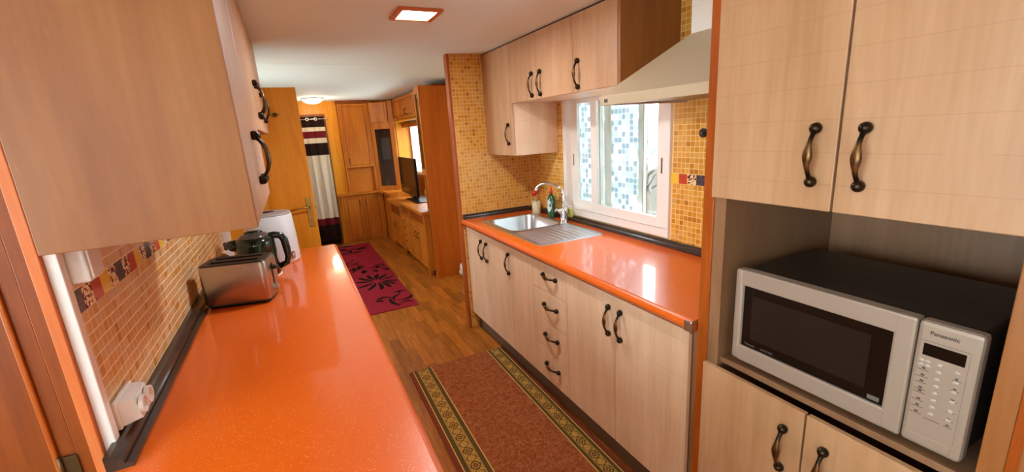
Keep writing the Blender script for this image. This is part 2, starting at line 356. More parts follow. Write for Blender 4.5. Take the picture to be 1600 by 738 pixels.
ce = struct('ceiling', MB().box(-1.8, 2.0, -1.8, 8.2, ZC+0.012, ZC+0.1), 'white_trim')
part('panel', MB().box(-1.8, 2.0, -1.8, 3.612, ZC, ZC+0.012, 0, 0.002), 'ceiling_paint', ce)
part('panel', MB().box(-1.8, 2.0, 3.62, 8.2, ZC, ZC+0.012, 0, 0.002), 'ceiling_paint', ce)
part('seam_strip', MB().box(-1.8, 2.0, 3.611, 3.621, ZC+0.003, ZC+0.006), 'plinth_brown', ce)

# --- mosaic tiling
TP = 0.0261
TILES = []
for k in range(8):
    for w in range(1): TILES.append(k/7)
def tile_mesh(t, ax):
    m = MB(); h = (TP-0.0029)/2; e = 0.0003; d = 0.0006
    # a tile bulging along +n of axis ax; in-plane half size h
    outer = [(-h, -h, 0), (h, -h, 0), (h, h, 0), (-h, h, 0)]; mid = [(a*1.0, b*1.0, d-e) for a, b, _ in outer]; top = [((h-e)*(1 if a > 0 else -1), (h-e)*(1 if b > 0 else -1), d) for a, b, _ in outer]
    def cv(p):
        a, b, n = p
        return {'+x': (n, a, b), '-x': (-n, a, b), '-y': (a, -n, b)}[ax]
    vs = [cv(p) for p in outer+mid+top]; fs = [(8, 9, 10, 11)]
    for i in range(4): j = (i+1) % 4; fs += [(i, j, 4+j, 4+i), (4+i, 4+j, 8+j, 8+i)]
    return m.add(vs, fs, 0, max(min(t, 0.999), 0.001)+1e-4)
def tint(): return min(1, max(0, random.gauss(0.5, 0.24)))
def tiling(wall, ax, plane, u0, u1, v0, v1, skip=lambda u, v: False, single=lambda u, v: False, limit=300, mt='amber_tile'):
    """u: y (or x on the end wall), v: z.  nearest tiles become parts, the rest one joined mesh"""
    protos = [tile_mesh(i/9, ax).mesh('tile', mt) for i in range(10)]; big = MB(); n = 0
    proto_t = [tile_mesh(i/9, ax) for i in range(10)]
    nu = int((u1-u0)/TP+0.3); nv = int((v1-v0)/TP+0.3); base = worldloc(wall)
    for i in range(nu):
        for j in range(nv):
            u = u0+(i+.5)*TP; v = v0+(j+.5)*TP
            if skip(u, v): continue
            k = int(round(tint()*9)); loc = (plane, u, v) if ax[1] == 'x' else (u, plane, v)
            if n < limit and single(u, v): link('tile', protos[k], wall, Vector(loc)-base); n += 1
            else:
                p = proto_t[k]; big.add([(a+loc[0], b+loc[1], c+loc[2]) for a, b, c in p.v], p.f, 0, p.tint[0])
    if big.f: o = part('tiles', big, mt, wall); o['kind'] = 'stuff'
DECO = ['tile_dark', 'tile_floral', 'tile_red', 'tile_yellow', 'tile_floral']
DN = {'tile_dark': 'dark tile with fine scribbled lines', 'tile_floral': 'tile with red and yellow flowers', 'tile_red': 'brick-red tile', 'tile_yellow': 'yellow tile'}
def deco(wall, ax, plane, ys, z0, z1, off=0):
    h = 0.0495; cache = {}
    for i, y in enumerate(ys):
        m = DECO[(i+off) % 5]; s = 1 if ax == '+x' else -1
        if m not in cache: cache[m] = MB().box(0, s*0.0016, 0, h, 0, z1-z0, 0, 0.0009).mesh('decorated_tile', m)
        link('decorated_tile', cache[m], wall, Vector((plane, y, z0))-worldloc(wall), label=DN[m])

# --- left wall (tiled above the worktop)
wl = struct('wall_left', MB().box(-0.50, XL, 1.145, 3.2, 0, ZC).box(-1.42, -0.50, 1.20, 3.2, 0, ZC), 'grout_lit')
ZB0, ZB1 = 1.224, 1.275
zl0 = ZB0-11*TP
tiling(wl, '+x', XL, 1.167, 3.19, zl0, ZB0-0.001, single=lambda u, v: u < 1.167+27*TP, limit=297, mt='tan_tile_lit')
tiling(wl, '+x', XL, 1.167, 3.19, ZB1+0.001, ZB1+0.001+13*TP, mt='tan_tile_lit')
deco(wl, '+x', XL, [1.1675+0.0522*i for i in range(38)], ZB0, ZB1)
struct('trim_1', MB().box(XL-0.012, XL+0.009, 1.142, 1.1665, 0.9, ZC, 0, 0.002), 'white_trim')       # white edge strip of the tiles
struct('trim_2', MB().box(XL, XL+0.03, 3.14, 3.19, 0.9, ZC, 0, 0.003), 'white_trim')
# --- dark upstands
def upstand(name, axis, a, b, base, s):
    m = MB(); d = 0.047 if s > 0 else 0.03
    prof = [(base, ZW), (base+s*d, ZW), (base+s*d, ZW+0.008), (base+s*d*.78, ZW+0.014), (base+s*d*.70, ZW+0.012), (base+s*d*.62, ZW+0.022), (base+s*d*.36, ZW+0.030), (base+s*d*.26, ZW+0.036), (base, ZW+0.036)]
    if axis == 1: m.prism(prof, 1, a, b)       # runs along y; profile in (x,z)
    else: m.prism(prof, 0, a, b)
    return struct(name, m, 'dark_upstand')
upstand('trim_3', 1, 1.085, 3.0, XL+0.001, 1)
upstand('trim_4', 1, 0.94, YW, XR-0.001, -1)
upstand('trim_5', 0, 1.106, XR-0.03, YW-0.001, -1)

# --- right wall with window opening
WY0, WY1, WZ0, WZ1 = 1.629, 2.60, 0.945, 1.745
m = MB(); T = 0.10
m.box(XR, XR+T, -1.8, WY0, 0, ZC); m.box(XR, XR+T, WY1, 4.9, 0, ZC); m.box(XR, XR+T, WY0, WY1, 0, WZ0); m.box(XR, XR+T, WY0, WY1, WZ1, ZC)
FY0, FY1, FZ0, FZ1 = 5.0, 6.85, 0.97, 1.72
m.box(XR, XR+T, 4.9, FY0, 0, ZC); m.box(XR, XR+T, FY1, 8.2, 0, ZC); m.box(XR, XR+T, FY0, FY1, 0, FZ0); m.box(XR, XR+T, FY0, FY1, FZ1, ZC)
wr = struct('wall_right', m, 'grout')
RB0, RB1 = 1.2355, 1.2855
def skipR(u, v): return (WY0-0.012 < u < WY1+0.012 and v > WZ0-0.012 and v < WZ1+0.012) or RB0-0.001 < v < RB1+0.001
zr0 = RB0-12*TP
tiling(wr, '-x', XR, 0.94, 3.11, zr0, RB0-0.001, skipR, lambda u, v: 1.40 < u < 1.62)
tiling(wr, '-x', XR, 0.94, 3.11, RB1+0.001, ZC-0.003, skipR, lambda u, v: 1.40 < u < 1.62 and v < 1.62)
deco(wr, '-x', XR, [0.951+0.0524*i for i in range(13)], RB0, RB1, 1)
tiling(wr, '-x', XR, 2.61, 3.11, RB0-0.001, RB0-0.001+2*TP)
# --- end partition, tiled
wp = struct('wall_partition', MB().box(1.103, XR, YW, YW+0.05, 0, ZC), 'grout')
tiling(wp, '-y', YW, 1.106, XR, 0.0, ZC-0.001)
struct('trim_6', MB().box(1.082, 1.104, YW-0.004, YW+0.055, 0, ZC, 0, 0.003), 'orange_wood')
# --- remaining walls
struct('wall_side', MB().box(-0.95, -0.85, 3.2, 3.55, 0, ZC).box(-0.95, -0.85, 4.65, 8.2, 0, ZC).box(-0.95, -0.85, 3.55, 4.65, 0, 0.85).box(-0.95, -0.85, 3.55, 4.65, 1.9, ZC), 'wall_paint')
struct('wall_near', MB().box(-1.8, -1.7, -1.8, -1.2, 0, ZC).box(-1.8, -1.7, 0.9, 1.2, 0, ZC).box(-1.8, -1.7, -1.2, 0.9, 0, 0.8).box(-1.8, -1.7, -1.2, 0.9, 1.95, ZC), 'wall_paint')
w5 = struct('fill_window_near', MB().box(-1.8, -1.7, -1.2, -1.15, 0.8, 1.95, 0, 0.003).box(-1.8, -1.7, 0.85, 0.9, 0.8, 1.95, 0, 0.003).box(-1.8, -1.7, -1.2, 0.9, 0.8, 0.85, 0, 0.003).box(-1.8, -1.7, -1.2, 0.9, 1.9, 1.95, 0, 0.003), 'window_pvc')  # assumed window out of view, added to throw daylight on the right cabinets
part('glass', MB().box(-1.76, -1.756, -1.17, 0.87, 0.83, 1.92), 'clear_glass', w5)
m = MB().box(-1.8, 2.0, -1.8, -1.7, 0, ZC)
struct('wall_back', m, 'wall_paint')
# --- far wall: oak panelling with a doorway
YF = 6.97
wf = struct('wall_far', MB().box(-0.95, 0.19, YF, YF+0.08, 0, ZC).box(0.19, 0.535, YF, YF+0.08, 1.9, ZC).box(0.535, 1.75, YF, YF+0.08, 0, ZC), 'cherry')
part('panel', MB().box(0.53, 0.70, YF-0.02, YF, 0.0, ZC, 0, 0.003), 'oak', wf)
part('panel', MB().box(0.0, 0.53, YF-0.015, YF, 1.91, ZC, 0, 0.003), 'oak', wf)
part('doorway_frame', MB().box(0.175, 0.53, YF-0.03, YF, 1.88, 1.91, 0, 0.003).box(0.50, 0.53, YF-0.03, YF, 0, 1.88, 0, 0.003), 'door_brown', wf)
struct('wall_passage', MB().box(-0.5, 1.2, 8.1, 8.2, 0, ZC).box(-0.5, -0.42, YF+0.08, 8.1, 0, ZC).box(1.2, 1.28, YF+0.08, 8.1, 0, ZC), 'wall_oak')
# --- near left door and frame (faces the camera)
d1 = struct('door_1', MB().box(-1.35, -0.541, 1.150, 1.185, 0, 1.98, 0, 0.002), 'door_brown')
part('rebate', MB().box(-0.543, -0.533, 1.138, 1.165, 0, 1.98, 0, 0.003), 'orange_wood', d1)
part('frame', MB().box(-0.533, -0.5055, 1.144, 1.19, 0, 2.02, 0, 0.002).box(-0.5045, -0.481, 1.138, 1.19, 0, 2.02, 0, 0.002).box(-1.42, -1.35, 1.13, 1.19, 0, 2.02, 0, 0.002).box(-1.35, -0.54, 1.14, 1.19, 1.985, 2.02), 'door_brown', d1)
part('casing', MB().box(-0.481, XL-0.013, 1.132, 1.16, 0, ZC, 0, 0.002), 'salmon_wood', d1, label='salmon orange casing strip')
hm = MB().box(-0.528, -0.503, 1.135, 1.1445, 0.885, 0.935, 0, 0.001).tube([(-0.531, 1.134, 0.88), (-0.531, 1.134, 0.94)], 0.004)
part('hinge', hm, 'hinge_brass', d1)
struct('wall_corner', MB().box(-1.8, -1.42, 1.135, 1.2, 0, ZC).box(-1.42, -0.507, 1.15, 1.2, 2.02, ZC), 'wall_paint')
# --- oak door leaf standing open at the end of the left worktop
d2 = struct('door_2', MB().box(XL+0.032, 0.098, 3.22, 3.256, 0.01, 1.888, 0, 0.0015), 'oak')
part('handle_plate', MB().box(0.045, 0.079, 3.215, 3.221, 0.985, 1.185, 0, 0.0025), 'brass', d2)
part('handle_lever', MB().tube([(0.062, 3.218, 1.12), (0.062, 3.185, 1.12)], 0.008).tube([(0.066, 3.185, 1.12), (0.03, 3.182, 1.121), (-0.02, 3.180, 1.119), (-0.05, 3.183, 1.113)], [0.007, 0.0055, 0.005, 0.006]), 'brass', d2)
part('keyhole', MB().lathe([(0.001, 0), (0.004, 0.001), (0.004, 0.004), (0.001, 0.004)], (0.062, 3.212, 1.03), 10), 'black_plastic', d2)
part('latch', MB().box(0.096, 0.104, 3.23, 3.246, 1.10, 1.125, 0, 0.002), 'brass', d2)
part('hook', MB().box(-0.055, -0.031, 3.214, 3.221, 1.712, 1.736, 0, 0.002).tube([(-0.043, 3.214, 1.724), (-0.043, 3.19, 1.724), (-0.02, 3.185, 1.722)], 0.004, 8).box(-0.075, -0.06, 3.216, 3.221, 1.722, 1.730), 'bronze_gold', d2)

# --- kitchen window
w1 = struct('window_1', MB().box(1.695, 1.78, WY0, WY0+0.035, WZ0, WZ1, 0, 0.003).box(1.695, 1.78, WY1-0.04, WY1, WZ0, WZ1, 0, 0.003).box(1.695, 1.78, WY0+0.03, WY1-0.035, WZ0, WZ0+0.05, 0, 0.003).box(1.695, 1.78, WY0+0.03, WY1-0.035, WZ1-0.03, WZ1, 0, 0.003), 'window_pvc')
def sash(x0, x1, y0, y1, z0, z1, g0, g1, h0, h1, name='sash'):
    o = part(name, MB().box(x0, x1, y0, g0, z0, z1, 0, 0.003).box(x0, x1, g1, y1, z0, z1, 0, 0.003).box(x0, x1, g0-0.002, g1+0.002, z0, h0, 0, 0.003).box(x0, x1, g0-0.002, g1+0.002, h1, z1, 0, 0.003), 'window_pvc', w1)
    part('glass', MB().box((x0+x1)/2-0.002, (x0+x1)/2+0.002, g0-0.005, g1+0.005, h0-0.005, h1+0.005), 'clear_glass', o); return o
s1 = sash(1.703, 1.728, 1.650, 2.293, 0.995, 1.72, 1.721, 2.236, 1.046, 1.684)
s2 = sash(1.732, 1.757, 2.230, 2.552, 0.995, 1.72, 2.29, 2.478, 1.046, 1.684)
part('latch', MB().box(1.698, 1.7035, 1.684, 1.690, 1.28, 1.36, 0, 0.001), 'plinth_brown', s1)
part('latch', MB().box(1.728, 1.7325, 2.518, 2.524, 1.28, 1.36, 0, 0.001), 'plinth_brown', s2)
part('sill_line', MB().box(1.6935, 1.697, WY0+0.01, WY1-0.01, 0.990, 0.993), 'mw_button', w1)
# outer sliding panes carrying privacy film
o1 = part('outer_sash', MB().box(1.79, 1.806, 1.910, 1.918, WZ0, WZ1).box(1.79, 1.806, 1.918, 1.955, WZ0, WZ1).box(1.79, 1.806, 2.198, 2.262, WZ0, WZ1).box(1.79, 1.806, 1.918, 2.6, WZ0, 0.985).box(1.79, 1.806, 1.918, 2.6, 1.72, WZ1), 'window_pvc', w1)
part('film_pane', MB().box(1.797, 1.799, 1.955, 2.2, 0.985, 1.72), 'privacy_film', o1); part('film_pane', MB().box(1.797, 1.799, 2.262, 2.6, 0.985, 1.72), 'privacy_film', o1)
part('rail_edge', MB().box(1.785, 1.79, 1.908, 1.913, WZ0, WZ1), 'plinth_brown', w1)
part('outer_sash', MB().box(1.79, 1.806, WY0, 1.66, WZ0, WZ1).box(1.79, 1.806, 1.66, 1.91, WZ0, 0.985).box(1.79, 1.806, 1.66, 1.91, 1.72, WZ1), 'window_pvc', w1)
# living room window, and an unseen side window added for sky light
w2 = struct('window_2', MB().box(1.70, 1.80, FY0, FY0+0.04, FZ0, FZ1, 0, 0.003).box(1.70, 1.80, FY1-0.04, FY1, FZ0, FZ1, 0, 0.003).box(1.70, 1.80, FY0, FY1, FZ0, FZ0+0.04, 0, 0.003).box(1.70, 1.80, FY0, FY1, FZ1-0.04, FZ1, 0, 0.003).box(1.72, 1.76, 5.84, 5.88, FZ0, FZ1, 0, 0.003), 'window_pvc')
part('glass', MB().box(1.74, 1.744, FY0+0.03, 5.85, FZ0+0.03, FZ1-0.03), 'clear_glass', w2); part('glass', MB().box(1.74, 1.744, 5.87, FY1-0.03, FZ0+0.03, FZ1-0.03), 'clear_glass', w2)
w3 = struct('fill_window_side', MB().box(-0.95, -0.84, 3.55, 3.60, 0.85, 1.9, 0, 0.003).box(-0.95, -0.84, 4.6, 4.65, 0.85, 1.9, 0, 0.003).box(-0.95, -0.84, 3.55, 4.65, 0.85, 0.9, 0, 0.003).box(-0.95, -0.84, 3.55, 4.65, 1.85, 1.9, 0, 0.003), 'window_pvc')
part('glass', MB().box(-0.90, -0.896, 3.58, 4.62, 0.88, 1.87), 'clear_glass', w3)

# ================================================================== HANDLES
def handle_mesh():
    m = MB(); N = 28; L = 0.062; pts = []; rad = []
    for i in range(N+1):
        t = i/N*2-1; z = t*L; h = 0.026*(1-abs(t)**2.6)+0.004
        pts.append((h, 0, z)); mid = math.exp(-(t/0.34)**2); foot = math.exp(-((abs(t)-1)/0.13)**2)
        rad.append((0.0050+0.0062*mid+0.0072*foot, 0.0044+0.0014*mid+0.0036*foot))
    m.tube(pts, rad, 14, 0, up=Vector((1, 0, 0)))
    for sgn in (-1, 1):
        c = sgn*L
        m.sphere((0.0075, 0, c), 0.0132, 16)
        vs = []
    for a, b in [(-.013, 0), (-.006, .004), (-.006, -.004), (0, .0065), (0, 0), (0, -.0065), (.007, .003), (.007, -.003), (.014, .0005), (.003, .0033), (-.010, .002), (.011, -.002), (-.003, -.0033)]:
        m.sphere((0.0348-0.3*abs(a)*0.3-abs(b)*0.35, b, a), 0.00125, 6, 1)
    return m.mesh('handle', ['bronze', 'bronze_dark'])
HM = handle_mesh()
def handle(door, x, y, z, facing=-1, horizontal=False, swap=False):
    base = worldloc(door); o = link('handle', HM, door, Vector((x, y, z))-base)
    # local +X is outward, local Z is the length
    if horizontal: o.rotation_euler = (PI/2, 0, PI if facing < 0 else 0)
    else: o.rotation_euler = (0, 0, PI if facing < 0 else 0)
    return o
def front(cab, name, face, y0, y1, z0, z1, facing, mat='pale_laminate', hy=None, hz=None, horizontal=False):
    """a door or drawer front of a cabinet: face is the x of the outer surface"""
    g = 0.0012; x1 = face-facing*0.018
    if cab.get('sub'): pass
    o = part(name, MB().box(face, x1, y0+g, y1-g, z0+g, z1-g, 0, 0.0022), mat, cab)
    if hy is not None: handle(o, face, hy, hz, facing, horizontal)
    return o

# ================================================================== RIGHT: base cabinets
GB = 'base cabinets under the right worktop'
def carcass(x0, x1, y0, y1, z0, z1, t=0.016):
    return MB().box(x0, x1, y0, y0+t, z0, z1).box(x0, x1, y1-t, y1, z0, z1).box(x0, x1, y0+t, y1-t, z0, z0+t).box(x0, x1, y0+t, y1-t, z1-t, z1).box(x1-0.006 if x1 > x0 else x1+0.006, x1, y0+t, y1-t, z0+t, z1-t)
ZD0, ZD1 = 0.138, 0.842
c = thing('base_cabinet', 'pale wood double-door base cabinet below the sink, beside the tiled partition', 'cabinet', (1.4, 2.77, 0), group=GB)
part('body', MB().box(XD+0.019, XR-0.01, 2.425, 2.441, ZD0, 0.75).box(XD+0.019, XR-0.01, 3.092, 3.108, ZD0, 0.857).box(XD+0.019, XR-0.01, 2.441, 3.092, ZD0, ZD0+0.016).box(XR-0.016, XR-0.01, 2.441, 3.092, ZD0+0.016, 0.857), 'dimmed_laminate', c)
front(c, 'door', XD, 2.765, 3.108, ZD0, ZD1, -1, 'pale_laminate_base', 2.812, 0.722); front(c, 'door', XD, 2.422, 2.765, ZD0, ZD1, -1, 'pale_laminate_base', 2.717, 0.722)
c = thing('base_cabinet', 'pale wood single-door base cabinet between the sink cabinet and the four drawers', 'cabinet', (1.4, 2.25, 0), group=GB)
part('body', carcass(XD+0.019, XR-0.01, 2.078, 2.418, ZD0, 0.857), 'dimmed_laminate', c)
front(c, 'door', XD, 2.076, 2.422, ZD0, ZD1, -1, 'pale_laminate_base', 2.372, 0.728)
c = thing('drawer_cabinet', 'pale wood base cabinet with a column of four drawers', 'cabinet', (1.4, 1.9, 0), group=GB)
part('body', carcass(XD+0.019, XR-0.01, 1.729, 2.072, ZD0, 0.857), 'dimmed_laminate', c)
for z0, z1 in ((0.680, ZD1), (0.500, 0.680), (0.322, 0.500), (ZD0, 0.322)):
    front(c, 'drawer', XD, 1.727, 2.076, z0, z1, -1, 'pale_laminate_base', 1.880, (z0+z1)/2+0.018, True)
c = thing('base_cabinet', 'pale wood double-door base cabinet nearest the tall microwave cabinet', 'cabinet', (1.4, 1.35, 0), group=GB)
part('body', carcass(XD+0.019, XR-0.01, 0.968, 1.723, ZD0, 0.857), 'dimmed_laminate', c)
front(c, 'door', XD, 1.358, 1.727, ZD0, ZD1, -1, 'pale_laminate_base', 1.394, 0.722); front(c, 'door', XD, 0.968, 1.358, ZD0, ZD1, -1, 'pale_laminate_base', 1.318, 0.722)
one('filler_panel', MB().box(1.14, 1.158, 0.938, 0.966, 0.0, 0.857, 0, 0.001), 'niche_board', 'narrow pale filler strip between the last base door and the orange upright', 'panel', (1.15, 0.95, 0))
one('plinth', MB().box(1.176, 1.192, 0.94, 3.108, 0.0, 0.134, 0, 0.001), 'plinth_brown', 'long brown kick board under the right base cabinets', 'kick board', (1.18, 2.0, 0))

# worktops
def worktop(name, x0, x1, y0, y1, nose, label, hole=None):
    """nose: x of the rounded front edge (x0 or x1)"""
    t = thing(name, label, 'worktop', ((x0+x1)/2, (y0+y1)/2, 0.86)); th = 0.04; r = 0.018; s = 1 if nose == x0 else -1
    arc = []
    for i in range(9):
        a = -PI/2+PI*i/8; arc.append((nose+s*(r-r*math.cos(a)), ZW-th/2+ (th/2)*math.sin(a)))
    back = x1 if nose == x0 else x0
    if hole:
        hx0, hx1, hy0, hy1 = hole; m = MB(); inner = nose+s*0.05
        m.prism(arc+[(inner, ZW), (inner, ZW-th)], 1, y0, y1, smooth=False)
        m.box(inner, back, y0, hy0, ZW-th, ZW).box(inner, back, hy1, y1, ZW-th, ZW).box(inner, hx0, hy0, hy1, ZW-th, ZW).box(hx1, back, hy0, hy1, ZW-th, ZW)
    else: m = MB().prism(arc+[(back, ZW), (back, ZW-th)], 1, y0, y1)
    part('top', m, 'orange_worktop', t); return t
wt = worktop('worktop', 1.088, XR, 0.938, 3.11, 1.088, 'glossy speckled orange worktop on the right with the steel sink', (1.200, 1.600, 2.10, 2.915))
part('edge_cap', MB().box(1.086, 1.112, 0.931, 0.9385, 0.8575, 0.9015, 0, 0.003).box(1.0845, 1.090, 0.931, 0.962, 0.862, 0.898, 0, 0.0025), 'steel_cap', wt, label='small steel end cap')
wt2 = worktop('worktop', XL+0.001, 0.179, 0.35, 2.949, 0.179, 'glossy speckled orange worktop on the left under the toaster')
c = thing('base_cabinet', 'closed pale cabinet carrying the left orange worktop', 'cabinet', (-0.15, 1.6, 0))
part('body', MB().box(XL+0.002, 0.13, 1.2, 2.93, 0.1, 0.858).box(-0.38, 0.13, 0.4, 1.2, 0.1, 0.858), 'dimmed_laminate', c)
for i in range(5): front(c, 'door', 0.148, 0.41+i*0.503, 0.41+(i+1)*0.503, 0.11, 0.845, 1, 'pale_laminate_base')
part('plinth', MB().box(-0.35, 0.09, 0.42, 2.90, 0.0, 0.1), 'plinth_brown', c)

# ================================================================== RIGHT: wall cabinets
GU = 'wall cabinets beside the kitchen window'
XU = 1.35; UT = 2.078
def ucab(y0, y1, z0, label, doors, endpanel=False):
    c = thing('wall_cabinet', label, 'cabinet', (1.52, (y0+y1)/2, z0), group=GU)
    part('body', carcass(XU+0.019, XR-0.004, y0+0.001, y1-0.001, z0, UT), 'pale_laminate_base', c)
    for a, b, hy, hz in doors: front(c, 'door', XU, a, b, z0, UT, -1, 'pale_laminate', hy, hz)
    return c
ucab(2.672, 3.108, 1.371, 'taller pale wall cabinet against the tiled partition, hanging lower than the rest', [(2.672, 3.108, 2.725, 1.515)])
ucab(1.957, 2.672, 1.71, 'short pale wall cabinet with two doors whose handles meet, above the sink', [(2.33, 2.672, 2.375, 1.797), (1.957, 2.33, 2.278, 1.797)])
c = ucab(1.596, 1.957, 1.71, 'short pale wall cabinet with one door, next to the range hood', [(1.612, 1.957, 1.908, 1.797)])
part('side_panel', MB().box(XU, XR-0.004, 1.592, 1.610, 1.71, UT, 0, 0.002), 'dimmed_laminate', c)
struct('trim_7', MB().box(XU+0.008, XU+0.03, 1.592, 3.11, UT, ZC), 'dark_upstand')

# range hood
h = thing('range_hood', 'cream pyramid range hood with boxy duct beside the window', 'range hood', (1.45, 1.235, 1.62))
HX, HY0, HY1, HZ = 1.205, 0.94, 1.552, 1.622
lip = MB(); t = 0.012
lip.box(HX, HX+t, HY0, HY1, HZ, HZ+0.038, 0, 0.002).box(HX+t, XR-0.002, HY1-t, HY1, HZ, HZ+0.038, 0, 0.002).box(HX+t, XR-0.002, HY0, HY0+t, HZ, HZ+0.038, 0, 0.002)
part('lip', lip, 'hood_enamel', h)
dz = 1.875; dx, dy0, dy1 = 1.50, 1.122, 1.348
b = [(HX, HY0, HZ+.036), (HX, HY1, HZ+.036), (XR-.002, HY1, HZ+.036), (XR-.002, HY0, HZ+.036)]; tp = [(dx, dy0, dz), (dx, dy1, dz), (XR-.002, dy1, dz), (XR-.002, dy0, dz)]
part('canopy', MB().add(b+tp, [(0, 1, 5, 4), (1, 2, 6, 5), (2, 3, 7, 6), (3, 0, 4, 7), (4, 5, 6, 7), (3, 2, 1, 0)]), 'hood_enamel', h)
part('duct', MB().box(dx, XR-.002, dy0, dy1, dz, ZC-0.001, 0, 0.002), 'duct_enamel', h)
part('grease_filter', MB().box(HX+0.03, XR-0.05, HY0+0.04, HY1-0.04, HZ+0.010, HZ+0.018, 0, 0.002), 'grey_metal', h)
part('lamp_lens', MB().box(HX+0.05, HX+0.11, 1.33, 1.47, HZ+0.003, HZ+0.010, 0, 0.003), 'white_plastic', h)
bm_ = MB()
for k, (a, w) in enumerate(((0, .005), (.0068, .003), (.0112, .003), (.0160, .006))): bm_.box(HX-0.0006, HX, 1.522-a-w, 1.522-a, HZ+0.012, HZ+0.025)
bm_.box(HX-0.0006, HX, 1.497, 1.522, HZ+0.0105, HZ+0.0118)
part('badge', bm_, 'mw_print', h, label='small dark maker badge')

# ================================================================== TALL MICROWAVE CABINET
tc = thing('tall_cabinet', 'tall pale cabinet with open niche holding the microwave', 'cabinet', (1.4, 0.55, 0))
part('upright', MB().box(1.118, XR-0.002, 0.895, 0.934, 0, ZC-0.003, 0, 0.003), 'orange_wood', tc, label='orange wooden upright between worktop and tall cabinet')
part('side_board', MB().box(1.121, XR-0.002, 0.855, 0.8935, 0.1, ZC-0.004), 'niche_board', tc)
part('side_board', MB().box(1.119, XR-0.002, 0.222, 0.2575, 0.0, ZC-0.004, 0, 0.002), 'dimmed_laminate', tc, label='warm brown right side board of the niche')
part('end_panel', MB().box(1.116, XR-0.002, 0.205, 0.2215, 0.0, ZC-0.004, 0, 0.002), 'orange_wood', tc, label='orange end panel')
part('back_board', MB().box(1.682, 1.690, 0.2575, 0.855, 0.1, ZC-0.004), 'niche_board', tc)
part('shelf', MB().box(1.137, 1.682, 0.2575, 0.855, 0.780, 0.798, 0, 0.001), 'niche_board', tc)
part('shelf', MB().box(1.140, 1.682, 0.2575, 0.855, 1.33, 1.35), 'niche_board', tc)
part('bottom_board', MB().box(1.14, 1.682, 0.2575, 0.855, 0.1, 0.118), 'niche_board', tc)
part('plinth', MB().box(1.17, 1.19, 0.26, 0.894, 0, 0.1), 'plinth_brown', tc)
front(tc, 'door', 1.100, 0.566, 0.892, 1.317, 2.074, -1, 'pale_laminate', 0.612, 1.448)
front(tc, 'door', 1.100, 0.225, 0.563, 1.317, 2.074, -1, 'pale_laminate', 0.512, 1.446)
front(tc, 'door', 1.100, 0.568, 0.892, 0.125, 0.776, -1, 'pale_laminate', 0.617, 0.640)
front(tc, 'door', 1.100, 0.225, 0.565, 0.125, 0.776, -1, 'pale_laminate', 0.513, 0.640)

# ================================================================== LEFT: wall cabinets
GL = 'wall cabinets above the left worktop'; XUL = -0.087
c = thing('wall_cabinet', 'deep-hanging pale wall cabinet nearest the camera with large plain side', 'cabinet', (-0.27, 1.45, 1.372), group=GL)
part('body', carcass(XUL-0.019, XL+0.004, 1.117, 1.834, 1.374, UT), 'dimmed_laminate', c)
part('side_panel', MB().box(XL+0.001, XUL-0.0005, 1.099, 1.1165, 1.372, UT+0.003, 0, 0.0015), 'dimmed_laminate', c, label='large plain pale side panel')
front(c, 'door', XUL, 1.118, 1.482, 1.372, UT, 1, 'pale_laminate', 1.437, 1.513); front(c, 'door', XUL, 1.485, 1.834, 1.372, UT, 1, 'pale_laminate', 1.530, 1.513)
c = thing('wall_cabinet', 'shorter pale wall cabinet beyond the first, above the kettle', 'cabinet', (-0.27, 2.4, 1.6), group=GL)
part('body', carcass(XUL-0.019, XL+0.004, 1.837, 2.947, 1.602, UT), 'dimmed_laminate', c)
front(c, 'door', XUL, 1.837, 2.13, 1.601, UT, 1, 'pale_laminate', 2.085, 1.725); front(c, 'door', XUL, 2.13, 2.54, 1.601, UT, 1, 'pale_laminate', 2.175, 1.725); front(c, 'door', XUL, 2.54, 2.948, 1.601, UT, 1, 'pale_laminate', 2.585, 1.725)

# ================================================================== MICROWAVE
mw = thing('microwave', 'silver microwave oven with dark window in the niche of the tall cabinet', 'microwave', (1.35, 0.55, 0.798))
MX = 1.135; my0, my1, mz0, mz1 = 0.285, 0.820, 0.818, 1.108
part('housing', MB().box(MX+0.035, 1.52, my0+0.006, my1-0.006, mz0+0.006, mz1-0.004, 0, 0.008), 'mw_dark', mw, label='dark metal housing')
for y in (my0+0.05, my1-0.05):
    for x in (MX+0.07, 1.47): part('foot', MB().lathe([(0.012, 0.0), (0.014, 0.026)], (x, y, 0.7985), 12), 'black_plastic', mw)
yd = 0.388; wy0, wy1, wz0, wz1 = 0.428, 0.792, 0.868, 1.060
dm = MB(); X1 = MX+0.036
dm.box(MX, X1, wy1, my1, mz0, mz1, 0, 0.009).box(MX, X1, yd+0.001, wy0, mz0, mz1, 0, 0.006).box(MX+0.0004, X1-0.001, wy0-0.008, wy1+0.008, mz0+0.0003, wz0, 0, 0.004).box(MX+0.0004, X1-0.001, wy0-0.008, wy1+0.008, wz1, mz1-0.0003, 0, 0.004)
dr = part('door', dm, 'mw_silver', mw)
part('window', MB().box(MX+0.008, MX+0.014, wy0-0.004, wy1+0.004, wz0-0.004, wz1+0.004), 'black_gloss', dr, label='glossy black window')
part('screen', MB().box(MX+0.0072, MX+0.009, wy0+0.040, wy1-0.026, wz0+0.028, wz1-0.026), 'mw_screen', dr)
part('badge', MB().box(MX+0.0068, MX+0.009, wy0+0.008, wy0+0.032, wz0+0.006, wz0+0.017), 'mw_print_light', dr)
cp = part('control_panel', MB().box(MX, X1, my0, yd-0.001, mz0, mz1, 0, 0.009), 'mw_silver', mw)
part('display', MB().box(MX-0.0012, MX+0.004, 0.3055, 0.3725, 1.033, 1.060, 0, 0.0008), 'black_gloss', cp)
part('release_bar', MB().box(MX-0.0015, MX+0.004, 0.302, 0.380, 0.826, 0.848, 0, 0.0012), 'mw_silver', cp)
pb = MB()
